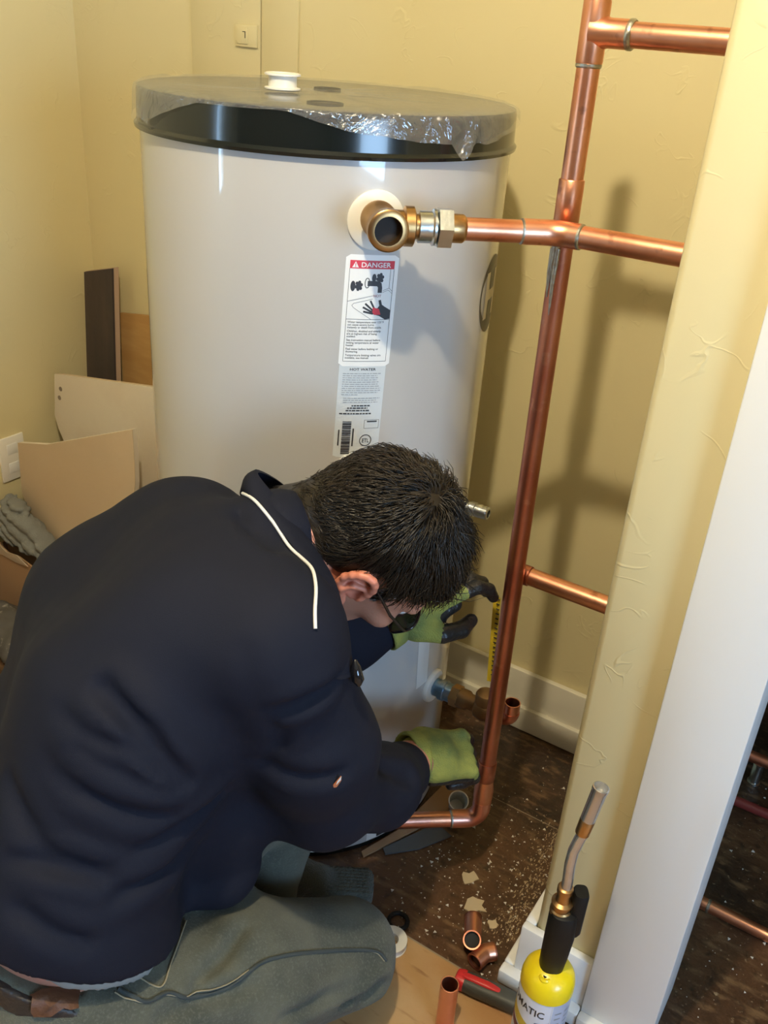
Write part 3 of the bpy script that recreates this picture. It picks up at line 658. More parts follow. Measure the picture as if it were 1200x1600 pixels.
o = MB().prism([(-.556, .952, .0), (-.536, .958, .0), (-.533, .969, .0), (-.553, .965, .0)], (0, 0, .006)).build('plastic_scrap', WHITEP, None, False); tag(o, 'tiny white plastic scrap beside the knee on the dark floor', 'scrap')
o = empty('plastic_cup', (-.535, 1.262, 0)); tag(o, 'small translucent white cup tilted on the floor under the right glove', 'cup')
c0 = Vector((-.546, 1.276, .014)); c9 = Vector((-.531, 1.252, .062)); cu_ = (c9 - c0).normalized()
MB().lathe(c0, c9, [(.0, .013), (.002, .015), (.046, .0185), (.048, .0195), (.0485, .0185), (.046, .0172), (.004, .014)], 32).build('wall', CUP, o)
MB().lathe(c0, c9, [(.047, .0185), (.0485, .0202), (.050, .0195), (.0495, .0178), (.047, .0178)], 32, False).build('rim', WHITEP, o)
o = MB().prism([(-.600, 1.345, 0), (-.545, 1.31, 0), (-.565, 1.235, 0), (-.63, 1.07, 0), (-.640, 1.078, 0), (-.612, 1.165, 0)], (0, 0, .004)).build('cardboard_scrap', CARD, None, False); tag(o, 'flat tan cardboard scrap on the floor against the tank base', 'cardboard')
o = MB().prism([(-.560, 1.225, .0), (-.520, 1.215, .0), (-.555, 1.15, .0), (-.60, 1.10, .0), (-.612, 1.11, 0)], (0, 0, .003)).build('plastic_sheet', M('grey_sheet', (.10, .11, .12), .25), None, False); tag(o, 'dark grey plastic scrap lying between cardboard and copper elbow', 'scrap')
def flake(x, y, r, seed, label, z=-.001):
    g = random.Random(seed); n = 11
    p = [(x + r * (.5 + .6 * g.random()) * math.cos(2 * PI * i / n), y + r * (.5 + .6 * g.random()) * math.sin(2 * PI * i / n), z) for i in range(n)]
    o = MB().prism(p, (0, 0, .0022)).build('plaster_flake', PLASTER, None, False); tag(o, label, 'debris', 'plaster flakes on the dark floor')
flake(-.443, 1.150, .018, 1, 'tan plaster flake on dark floor, nearest the copper elbow')
flake(-.407, 1.101, .022, 2, 'largest tan plaster flake on dark floor between elbow and knife')
flake(-.362, 1.085, .011, 3, 'small tan plaster flake closest to the partition plinth')
# fine debris nobody could count
mb = MB(); g = random.Random(11)
for i in range(640):
    if i < 320: x, y = -.30 - abs(g.gauss(0, .19)), 1.20 + g.gauss(0, .13)
    elif i < 560: x, y = g.uniform(-.10, .45), g.uniform(1.10, 1.75)
    else: x, y = g.uniform(-.55, -.3), g.uniform(.985, 1.2)
    if y < .98 or (PX0 - .04 < x < -.055) or y > 1.57 and x < PX0: continue
    if (x - TC[0]) ** 2 + (y - TC[1]) ** 2 < .29 ** 2: continue
    s = .0006 + .0018 * g.random() ** 4; a = g.random() * 6.28
    p = [(x + s * math.cos(a + k * 2.1) * (1 + g.random()), y + s * math.sin(a + k * 2.1) * (1 + g.random()), -.001) for k in range(3)]
    mb.prism(p, (0, 0, s * .8))
o = mb.build('grit', CHIPW, None, False); tag(o, 'fine pale plaster grit scattered over the dark floor', 'debris', kind='stuff')
# dust smear along the partition
mb = MB(); g = random.Random(5)
for i in range(520):
    t = g.random(); x = -.318 - abs(g.gauss(0, .022)) - .04 * t * g.random(); y = 1.06 + .30 * t + g.gauss(0, .01)
    s = .0006 + .0016 * g.random() ** 3; a = g.random() * 6.28; e_ = 1 + 2.5 * g.random()
    p = [(x + s * math.cos(a + k * 1.57) * (.6 + g.random() * .6), y + e_ * s * math.sin(a + k * 1.57) * (.6 + g.random() * .6), -.001) for k in range(4)]
    mb.prism(p, (0, 0, .0006))
o = mb.build('plaster_dust', M('plaster_dust', (.40, .31, .19), .95), None, False); tag(o, 'tan scraped plaster dust along the foot of the partition', 'debris', kind='stuff')

# ------------------------------------------------------------------ things in the back left corner
o = empty('floorboard_offcut', (-1.80, 1.57, 0)); tag(o, 'dark stained floorboard offcut standing upright in the corner behind the drywall', 'board')
MB().prism([(-1.853, 1.555, .795), (-1.752, 1.555, .822), (-1.744, 1.500, 0), (-1.852, 1.500, 0)], (.002, .004, 0)).build('face', DPLANK, o, False)
MB().prism([(-1.853, 1.5595, .7955), (-1.7505, 1.5595, .8225), (-1.7425, 1.5045, 0), (-1.852, 1.5045, 0)], (.004, .012, .0015)).build('core', PLANKE, o, False)
o = MB().prism([(-1.775, 1.592, .700), (-1.62, 1.592, .722), (-1.60, 1.569, 0), (-1.775, 1.569, 0)], (0, .008, 0)).build('raw_board', OSB, None, False); tag(o, 'orange raw wood board leaning on the back wall behind the tank', 'board')
dw = empty('drywall_piece', (-1.6, 1.35, 0)); tag(dw, 'white drywall offcut with two nail holes leaning in the corner', 'drywall')
def sheet(parent, pts, t, mf, me, plane):
    a, b, c = [Vector(p) for p in plane]; n = (b - a).cross(c - a).normalized()
    if n.y < 0: n = -n
    pts = [(x, a.y - (n.x * (x - a.x) + n.z * (z - a.z)) / n.y, z) for x, y, z in pts]      # a flat board
    MB().prism(pts, tuple(n * .0015)).build('face', mf, parent, False)
    MB().prism([Vector(p) + n * .0016 for p in pts], tuple(n * t)).build('core', me, parent, False)
    return n
g = random.Random(2)
sheet(dw, [(-1.838, 1.432, .566), (-1.815, 1.430, .572), (-1.42, 1.362, .652), (-1.40, 1.27, 0), (-1.79, 1.33, 0), (-1.800, 1.378, .385), (-1.832, 1.390, .425), (-1.846, 1.394, .456), (-1.842, 1.408, .50)], .011, GYPW, GYPB, ((-1.838, 1.424, .566), (-1.42, 1.372, .652), (-1.40, 1.330, 0)))
for (x, y, z) in ((-1.812, 1.4165, .535), (-1.819, 1.4115, .510)):
    v0 = Vector((-1.838, 1.424, .566)); n_w = (Vector((-1.42, 1.372, .652)) - v0).cross(Vector((-1.40, 1.330, 0)) - v0).normalized(); y = v0.y - (n_w.x * (x - v0.x) + n_w.z * (z - v0.z)) / n_w.y
    MB().lathe((x, y - .001, z), (x, y + 1, z), [(0, .006), (.003, .006)], 12).build('nail_hole', M('nail_hole', (.25, .20, .15), .9), dw, False)
db = empty('drywall_piece', (-1.6, 1.22, 0)); tag(db, 'tan paper-faced drywall offcut leaning in front of the white one', 'drywall')
top = [(-1.838, 1.296, .422), (-1.72, 1.280, .455)]
edge = [(-1.405, 1.252, .590)]
for i in range(9): edge.append((-1.405 + g.uniform(-.006, .003), 1.25 - .012 * i, .575 - .055 * (i + 1)))
sheet(db, top + edge + [(-1.40, 1.12, 0), (-1.62, 1.25, 0), (-1.75, 1.27, .16), (-1.84, 1.285, .28), (-1.84, 1.283, .335)], .011, GYPB, GYPW, ((-1.838, 1.296, .422), (-1.405, 1.272, .59), (-1.40, 1.252, 0)))
# wall outlet plate
o = empty('outlet_plate', (XL, 1.30, .37)); tag(o, 'white outlet cover plate low on the left wall', 'outlet')
MB().box((XL, 1.265, .312), (XL + .006, 1.337, .428), .002).build('plate', WHITEP, o, True, 40)
for z in (.345, .395): MB().box((XL + .004, 1.286, z - .014), (XL + .0075, 1.316, z + .014), .002).build('socket', TRIM, o, True, 40)
# latch plate on the access panel
o = empty('latch_plate', (-1.362, YB - .006, 1.35)); tag(o, 'small painted square latch plate on the back wall above the tank', 'latch')
MB().box((-1.3905, YB - .012, 1.330), (-1.3345, YB - .0062, 1.370), .0015).build('plate', WALL, o, True, 40)
MB().box((-1.384, YB - .0145, 1.335), (-1.356, YB - .011, 1.365), .0015).build('button', WALL, o, True, 40)
MB().box((-1.362, YB - .0152, 1.346), (-1.3605, YB - .014, 1.358)).box((-1.368, YB - .0152, 1.3568), (-1.3605, YB - .014, 1.358)).build('slot', HOLE, o, False)

# ------------------------------------------------------------------ sculpting: signed distances meshed by surface nets
A_ = lambda *a: np.array(a, float)
def ln(p): return np.sqrt((p * p).sum(-1))
def smin(a, b, k):
    h = np.clip(.5 + .5 * (b - a) / k, 0, 1); return b + (a - b) * h - k * h * (1 - h)
def smax(a, b, k): return -smin(-a, -b, k)
def cone(p, a, b, r1, r2):
    a = A_(*a); ba = A_(*b) - a; pa = p - a
    h = np.clip((pa @ ba) / (ba @ ba), 0, 1)
    return ln(pa - h[..., None] * ba) - (r1 + (r2 - r1) * h)
def chain(p, pts, rs_, k=.02):
    d = None
    for i in range(len(pts) - 1):
        e = cone(p, pts[i], pts[i + 1], rs_[i], rs_[i + 1]); d = e if d is None else smin(d, e, k)
    return d
def ell(p, c, r):
    q = p - A_(*c); r = A_(*r); k0 = ln(q / r); k1 = ln(q / (r * r)); return k0 * (k0 - 1) / np.maximum(k1, 1e-9)
def sbox(p, c, h, r=.005):
    q = np.abs(p - A_(*c)) - (A_(*h) - r); return ln(np.maximum(q, 0)) + np.minimum(q.max(-1), 0) - r
def pdist(p, pts):
    d = None
    for a, b in zip(pts[:-1], pts[1:]):
        e = cone(p, a, b, 0, 0); d = e if d is None else np.minimum(d, e)
    return d
def wob(p, f, seed=0):
    r = np.random.RandomState(seed); o = 0
    for i in range(6):
        d = r.normal(size=3); d /= np.linalg.norm(d); o = o + np.sin((p @ d) * f * (.6 + .25 * i) + r.rand() * 6.28) / (1 + .3 * i)
    return o / 3
def surfnet(fn, lo, hi, h):
    lo = A_(*lo); n = np.ceil((A_(*hi) - lo) / h / 4).astype(int) * 4 + 1
    ax = [lo[i] + h * np.arange(n[i]) for i in range(3)]
    c = [a[::4] for a in ax]; G = np.stack(np.meshgrid(*c, indexing='ij'), -1); dc = fn(G.reshape(-1, 3)).reshape(G.shape[:3])
    near = np.abs(dc) < 4 * h * 2.1
    nb = near.copy()
    for k in range(3):                                   # block is active if any of its 8 corners is near
        nb = nb | np.roll(nb, -1, k)
    nb = nb[:-1, :-1, :-1]
    V = np.repeat(np.repeat(np.repeat(np.where(dc > 0, 1., -1.), 4, 0), 4, 1), 4, 2)[:n[0], :n[1], :n[2]] * 1.0
    act = np.zeros(n, bool); b = np.argwhere(nb)
    for i in range(5):
        for j in range(5):
            for k in range(5): act[b[:, 0] * 4 + i, b[:, 1] * 4 + j, b[:, 2] * 4 + k] = True
    idx = np.argwhere(act)
    for s in range(0, len(idx), 400000):
        q = idx[s:s + 400000]; V[q[:, 0], q[:, 1], q[:, 2]] = fn(lo + q * h)
    ins = V < 0
    cs = ins[:-1, :-1, :-1].astype(np.int8)
    tot = np.zeros(tuple(x - 1 for x in n), np.int8)
    for i in (0, 1):
        for j in (0, 1):
            for k in (0, 1): tot += ins[i:n[0] - 1 + i, j:n[1] - 1 + j, k:n[2] - 1 + k]
    cells = np.argwhere((tot > 0) & (tot < 8)); cid = -np.ones(tot.shape, int); cid[tuple(cells.T)] = np.arange(len(cells))
    acc = np.zeros((len(cells), 3)); cnt = np.zeros(len(cells))
    cor = [(i, j, k) for i in (0, 1) for j in (0, 1) for k in (0, 1)]
    for a in cor:
        for ax_ in range(3):
            if a[ax_]: continue
            bb_ = list(a); bb_[ax_] = 1
            va = V[cells[:, 0] + a[0], cells[:, 1] + a[1], cells[:, 2] + a[2]]; vb = V[cells[:, 0] + bb_[0], cells[:, 1] + bb_[1], cells[:, 2] + bb_[2]]
            m = (va < 0) != (vb < 0); t = np.where(m, va / np.where(m, va - vb, 1), 0)
            for d in range(3): acc[:, d] += m * (a[d] + (t if d == ax_ else 0))
            cnt += m
    P = lo + (cells + acc / cnt[:, None]) * h
    F = []
    for ax_ in range(3):
        o1, o2 = [(1, 2), (2, 0), (0, 1)][ax_]
        sl = [slice(1, -1)] * 3; sl[ax_] = slice(0, -1); sl2 = list(sl); sl2[ax_] = slice(1, None)
        a, b = ins[tuple(sl)], ins[tuple(sl2)]
        for flag, flip in ((a & ~b, False), (~a & b, True)):
            e = np.argwhere(flag)
            e = e + np.array([0 if i == ax_ else 1 for i in range(3)])
            q = []
            for u, w in ((-1, -1), (0, -1), (0, 0), (-1, 0)):
                t = e.copy(); t[:, o1] += u; t[:, o2] += w; q.append(cid[t[:, 0], t[:, 1], t[:, 2]])
            q = np.stack(q, 1)
            F.append(q[:, ::-1] if flip else q)
    F = np.concatenate(F); F = F[(F >= 0).all(1)]
    return P, F
RZ = np.array([[cy, sy, 0], [-sy, cy, 0], [0, 0, 1]])       # row vectors: person frame (x to his front, y to his left) -> room
def sculpt(name, fn, lo, hi, h, mat, parent, room=False):
    P, F = surfnet(fn, lo, hi, h)
    return mk(name, P if room else P @ RZ, F, mat, parent)

# ------------------------------------------------------------------ the kneeling man
def nrm(v): v = A_(*v); return v / np.linalg.norm(v)
HC = A_(0.00803, 1.03209, 0.80625)
HF = A_(0.50516, 0.13943, -0.85169)
HR = A_(-0.16493, -0.95308, -0.25385)
HU = A_(0.84712, -0.26870, 0.45846)
HM = np.array([HF, HR, HU])
def HP(f, r, u): return HC + HF * f + HR * r + HU * u
RS=A_(-.122,.865,.768); RE=A_(-.052,.92,.482); RW=A_(.068,1.10,.376)
LS=A_(-.16,1.12,.70); LE=A_(-.045,1.155,.575); LW=A_(.030,1.174,.590)
RH=A_(-.33,.70,.27); LH=A_(-.36,.90,.27)
RK=A_(-.012,.945,.125)
NS=nrm((.36,.30,.84)); HEM=A_(-.33,.71,.44)
def torso(p,o=0):
    r=chain(p,[(-.335,.735,.30),(-.35,.775,.48),(-.275,.86,.66),(-.21,.90,.745)],[.112-o,.122-o,.13-o,.10-o],.05)
    l=chain(p,[(-.375,.89,.30),(-.40,.95,.48),(-.33,1.04,.66),(-.27,1.07,.735)],[.112-o,.122-o,.134-o,.10-o],.05)
    d=smin(r,l,.08)
    d=smin(d,cone(p,(-.22,.88,.755),(-.25,1.06,.755),.085-o,.085-o),.06)
    d=smin(d,cone(p,(-.20,.97,.775),(-.13,1.01,.815),.082-o,.062-o),.05)
    return d
def jarms(p):
    d=cone(p,(-.17,.90,.775),RS,.08,.08)
    e=chain(p,[RS,(-.07,.885,.60),RE],[.085,.079,.070],.03); d=smin(d,e,.04)
    d=smin(d,chain(p,[RE,(.02,1.01,.41),RW-A_(.012,.024,-.003)],[.070,.058,.047],.03),.03)
    m=smin(cone(p,(-.22,1.05,.72),LS,.075,.07),chain(p,[LS,LE],[.075,.058],.03),.04)
    m=smin(m,cone(p,LE,LW-A_(.02,0,0),.055,.042),.03)
    return np.minimum(d,m),d,m
def jacket(p):
    a,d1,d2=jarms(p)
    d=smin(smin(torso(p),d1,.04),d2,.04)
    s=(p-HEM)@NS
    flare=.012*np.exp(-((s-.0)/.05)**2)
    d=smin(d,chain(p,[(-.21,.93,.60),(-.195,.905,.46),(-.185,.885,.385)],[.085,.075,.055],.03),.05)-flare
    return smax(d,-s,.006)
def shirt(p):
    s=(p-HEM)@NS
    return smax(smax(torso(p,.006),-(s+.004+.022*np.clip((p[...,0]+.350)/.03,0,1)),.004),s-.1,.01)
def skin_torso(p): return torso(p,.014)
def jeans(p):
    s=(p-HEM)@NS
    d=chain(p,[RH,(-.16,.83,.215),RK],[.125,.10,.080],.04)
    w=smax(torso(p,.004),s+.040,.006)
    d=smin(d,w,.05)
    d=smin(d,ell(p,(-.37,.80,.22),(.15,.2,.14)),.06)
    d=smin(d,chain(p,[RK,(-.18,.86,.075),(-.35,.76,.07)],[.075,.07,.05],.03),.02)
    d=smin(d,chain(p,[LH,(-.12,1.05,.42)],[.12,.085],.04),.05)
    d=smin(d,chain(p,[(-.12,1.05,.42),(-.16,1.06,.1)],[.08,.06],.04),.02)
    return smax(d,s+.038-2*np.maximum(0,p[...,0]+.30),.004)
def belt(p):
    s=(p-HEM)@NS
    return smax(torso(p,-.004),np.abs(s+.062)-.018,.004)
def head(p):
    q=(p-HC)@HM.T
    d=ell(q,(-.006,0,.010),(.096,.075,.086))
    d=smin(d,ell(q,(.03,0,-.045),(.066,.062,.075)),.03)
    d=smin(d,ell(q,(.065,0,-.095),(.030,.030,.024)),.03)      # chin
    d=smin(d,cone(q,(-.005,.055,-.06),(.06,.03,-.098),.014,.014),.03)
    d=smin(d,cone(q,(-.005,-.055,-.06),(.06,-.03,-.098),.014,.014),.03)
    d=smin(d,chain(q,[(.092,0,-.012),(.112,0,-.040),(.106,0,-.052)],[.007,.011,.010],.008),.012)
    for s in (-1,1):
        d=smin(d,ell(q,(.102,.012*s,-.048),(.010,.009,.007)),.006)
        d=smin(d,cone(q,(.088,.014*s,.010),(.078,.046*s,.008),.008,.007),.012)
        d=smin(d,ell(q,(.072,.045*s,-.038),(.020,.020,.018)),.02)
        d=smax(d,-ell(q,(.093,.032*s,-.012),(.012,.016,.010)),.010)
        d=np.minimum(d,ell(q,(.076,.032*s,-.012),(.0125,.0125,.0125)))
    d=smin(d,ell(q,(.094,0,-.068),(.010,.023,.0045)),.006)
    d=smin(d,ell(q,(.092,0,-.077),(.010,.019,.005)),.006)
    d=smin(d,cone(p,HP(-.045,0,-.05),(-.14,1.01,.785),.056,.062),.04)
    return d
def ear(p,s=1):
    q=(p-HC)@HM.T*A_(1,s,1)
    e=A_(-.012,.0,-.012)
    q=(q-A_(-.012,.081,-.020))/1.12
    # plane of ear: f (x), u (z); flares out at the back
    c,sn=np.cos(.05),np.sin(.05)
    x=q[...,0]*c-q[...,1]*sn;y=q[...,0]*sn+q[...,1]*c;z=q[...,2]
    x2=x*np.cos(.25)+z*np.sin(.25);z2=-x*np.sin(.25)+z*np.cos(.25)
    Q=np.stack([x2,y,z2],-1)
    t=np.linspace(-.6,4.3,13)
    rim=[(.017*np.cos(a)*(1 if np.sin(a)>-.2 else .8)-.004,.006+.004*np.sin(a),.028*np.sin(a)+.004) for a in t]
    d=chain(Q,rim,[.0042]*13,.003)
    d=smin(d,ell(Q,(-.004,.0,0.002),(.016,.004,.028)),.004)
    d=smin(d,chain(Q,[(.008,.006,.012),(-.006,.008,.006),(-.010,.008,-.008),(-.002,.008,-.018)],[.003,.0035,.004,.004],.003),.003)
    d=smin(d,ell(Q,(.004,.004,-.031),(.009,.005,.010)),.006)
    d=smin(d,ell(Q,(.013,.006,-.004),(.004,.004,.006)),.004)
    d=smax(d,-ell(Q,(.004,.010,-.006),(.007,.008,.010)),.003)
    return d*1.12
def hairline(f):
    return np.interp(f,[-.12,-.075,-.045,-.030,-.022,-.005,.012,.024,.030,.05,.075,.12],[-.135,-.132,-.112,-.050,.012,.020,.008,-.034,.018,.044,.052,.054])
def haircap(p):
    q=(p-HC)@HM.T
    d=smin(ell(q,(-.014,-.004,.008),(.110,.085,.099)),cone(q,(-.05,0,-.02),(-.058,0,-.105),.064,.058),.03)
    d=d-.003*wob(q,130,3)
    return smax(d,(hairline(q[...,0])-q[...,2])*.7,.01)
def hand_axes(hx,hz):
    hx=nrm(hx);hz=A_(*hz);hz=hz-hx*(hz@hx);hz/=np.linalg.norm(hz);return np.array([hx,np.cross(hz,hx),hz])
RHW=A_(.086,1.126,.366)
RHM=hand_axes((.86,.45,-.24),(-.15,-.52,.80))
LHW=A_(.027,1.176,.594)
LHM=hand_axes((.76,.56,.30),(-.25,-.25,.92))
def finger_pts(base,lens,ang,az=0):
    pts=[A_(*base)];a=0
    for l,d in zip(lens,ang):
        a+=d;pts.append(pts[-1]+l*A_(np.cos(a)*np.cos(az),np.sin(az),-np.sin(a)))
    return pts
def hand(p,W,M,side,bend,tb):
    """returns glove back (green) and dipped fingers/palm (black) distances"""
    q=(p-W)@M.T*A_(1,side,1)
    palm=smin(sbox(q,(.052,0,0),(.045,.041,.014),r=.013),cone(q,(-.005,0,0),(.03,0,0),.034,.034*1.0),.02)
    palm=smin(palm,ell(q,(.035,.028,-.012),(.03,.018,.016)),.015)
    blk=smax(smin(sbox(q,(.055,0,-.011),(.046,.0432,.0095),r=.009),ell(q,(.035,.028,-.016),(.03,.018,.016)),.015),.012-q[...,0],.006)-.0018
    L=[(.046,.028,.022),(.050,.031,.024),(.046,.029,.023),(.037,.023,.020)]
    Y=[.031,.0105,-.0105,-.030]
    grn=palm
    for i in range(4):
        pts=finger_pts((.092,Y[i],.001),L[i],[b*(1+.08*i) for b in bend],(Y[i])*1.6)
        grn=smin(grn,cone(q,pts[0],pts[0]+(pts[1]-pts[0])*.55,.0115,.0108),.006)
        blk=np.minimum(blk,chain(q,[pts[0]+(pts[1]-pts[0])*.6]+pts[1:],[.0118,.0112,.0105,.0092],.004))
    t=[A_(.018,.036,-.012)]+[A_(*x) for x in tb]
    grn=smin(grn,cone(q,t[0],t[1],.0165,.0145),.015)
    blk=np.minimum(blk,chain(q,t[1:],[.0148,.0132,.0108],.004))
    cuff=smax(np.abs(cone(q,(-.03,0,0),(.03,0,0),.039,.036))-.0035,np.abs(q[...,0]+.014)-.013,.003)
    return grn,blk,cuff
RB=[.75,1.0,.6]; RT=[(.045,.044,-.040),(.072,.036,-.060),(.092,.022,-.070)]
LB=[.15,.62,.5]; LT=[(.045,.060,-.022),(.078,.062,-.036),(.105,.052,-.043)]
def rglove(p): return hand(p,RHW,RHM,1,RB,RT)
def lglove(p): return hand(p,LHW,LHM,-1,LB,LT)
def arms_skin(p):
    d=chain(p,[RS,RE,RW,RHW+RHM[0]*.05],[.05,.045,.030,.012],.02)
    e=chain(p,[LS,LE,LW,LHW+LHM[0]*.05],[.05,.045,.030,.012],.02)
    return np.minimum(d,e)
def legs_skin(p):
    d=chain(p,[RH,(-.16,.83,.215),RK],[.10,.08,.06],.03)
    d=smin(d,chain(p,[RK,(-.18,.86,.075),(-.35,.76,.07)],[.06,.055,.04],.03),.02)
    return smin(d,chain(p,[LH,(-.12,1.05,.42),(-.16,1.06,.1)],[.10,.06,.045],.03),.04)
def body(p):
    d=smin(head(p),torso(p,.018),.03)
    d=smin(d,arms_skin(p),.03)
    return smin(d,legs_skin(p),.03)

FOLDS = [[(-.28,.762,.762),(-.23,.741,.72),(-.192,.744,.653)], [(-.331,.756,.74),(-.295,.734,.724),(-.248,.73,.71),(-.216,.731,.675)],
 [(-.101,.779,.733),(-.068,.791,.741),(-.039,.82,.748)], [(-.346,.738,.694),(-.3,.714,.667),(-.248,.714,.636),(-.206,.736,.612)],
 [(-.366,.686,.588),(-.31,.683,.585),(-.269,.689,.565)], [(-.24,.714,.584),(-.19,.758,.587),(-.165,.80,.59)], [(-.384,.742,.645),(-.352,.704,.616),(-.321,.685,.592)],
 [(-.208,1.073,.841),(-.165,.958,.864),(-.124,.912,.855)], [(-.301,.728,.708),(-.253,.721,.687),(-.204,.735,.647)], [(-.26,.686,.539),(-.211,.745,.527),(-.17,.80,.53)],
 [(-.118,.804,.637),(-.072,.798,.623),(-.022,.815,.621)], [(-.009,.835,.643),(.026,.952,.502),(.064,.983,.458)], [(-.352,.655,.546),(-.318,.649,.524),(-.282,.656,.498)],
 [(-.136,.785,.812),(-.095,.791,.689),(-.12,.83,.60)]]
FAMP = [1.3, .8, 1.1, .8, .9, .9, .7, .45, .7, .9, .7, .8, .8, .5]
def jacket_f(p):
    d = jacket(p) - .0016 * wob(p, 38, 5) - .0008 * wob(p, 95, 6)
    vl = np.zeros(len(p)); rg = np.zeros(len(p))
    for F_, a in zip(FOLDS, FAMP):
        m_ = A_(*F_[len(F_) // 2]); h_ = .62 * np.linalg.norm(A_(*F_[0]) - A_(*F_[-1])) + .015
        q = pdist(p, F_) + .004 * wob(p, 60, 12); w_ = a * np.clip(1 - (ln(p - m_) / h_) ** 2, 0, 1)
        vl = np.maximum(vl, w_ * np.exp(-(q / .0095) ** 2)); rg = np.maximum(rg, w_ * np.exp(-((q - .025) / .016) ** 2))
    d = d + .0120 * vl - .0070 * rg
    return d
JF = [[(.017,.856,.133),(.044,.876,.143),(.065,.893,.129)], [(-.083,.756,.242),(-.037,.809,.21),(.015,.857,.175)], [(-.218,.679,.343),(-.175,.723,.319),(-.118,.762,.295)], [(-.191,.728,.336),(-.164,.771,.328),(-.144,.822,.326)], [(-.06,.80,.20),(0,.85,.155),(.05,.885,.14)]]
def jeans_f(p):
    t_ = A_(.72, .52, -.45); p2 = p - (p @ t_)[..., None] * t_ * .8
    d = jeans(p) - .0012 * wob(p, 45, 8) - .0022 * wob(p2, 70, 13)
    for F_ in JF:
        m_ = A_(*F_[1]); h_ = .7 * np.linalg.norm(A_(*F_[0]) - A_(*F_[-1])) + .015
        q = pdist(p, F_); d = d + np.clip(1 - (ln(p - m_) / h_) ** 2, 0, 1) * .0085 * np.exp(-(q / .008) ** 2) - np.clip(1 - (ln(p - m_) / h_) ** 2, 0, 1) * .0060 * np.exp(-((q - .020) / .013) ** 2)
    return d
base = A_(-.20, .88, 0) @ RZ
man = empty('person', tuple(base), YAW)
tag(man, 'person kneeling in navy jacket and jeans, head bowed, green gloves at the copper riser', 'person')
sculpt('body', body, (-.62, .48, -.01), (.24, 1.34, 1.0), .0048, SKIN, man)
sculpt('jacket', jacket_f, (-.62, .46, .26), (.16, 1.34, 1.0), .0058, JACKET, man)['label'] = 'navy jacket'
sculpt('jeans', jeans_f, (-.62, .46, -.012), (.14, 1.26, .56), .0056, DENIM, man)['label'] = 'faded grey-blue jeans'
sculpt('shirt', shirt, (-.60, .52, .30), (-.05, 1.20, .60), .006, TEE, man)['label'] = 'grey shirt hem'
sculpt('belt', belt, (-.60, .50, .22), (-.10, 1.16, .56), .005, LEATHER, man)['label'] = 'dark leather belt'
for s in (1, -1):
    c = HP(-.012, .076 * s, -.020)
    sculpt('ear', lambda p, s=s: ear(p, s), c - .046, c + .046, .0018, EARM, man)
    ec = HP(.0775, .032 * s, -.012)
    eo = mk('eye', *(lambda m: (np.array([tuple(x) for x in m.v]) @ RZ, m.f))(MB().lathe(ec - HF * .0128, ec + HF, [(.0128 - .0128 * math.cos(t), .0128 * math.sin(t) + 1e-5) for t in [PI * i / 14 for i in range(15)]], 24)), M('eye_white', (.75, .72, .68), .2), man)
    mk('iris', *(lambda m: (np.array([tuple(x) for x in m.v]) @ RZ, m.f))(MB().lathe(ec + HF * .0112, ec + HF, [(0, .0056), (.0014, .004), (.0018, .001)], 18)), M('iris_brown', (.05, .025, .012), .2), eo)
hair = sculpt('hair', haircap, HC - .17, HC + .17, .0040, HAIR, man); hair['label'] = 'short dark tousled hair'
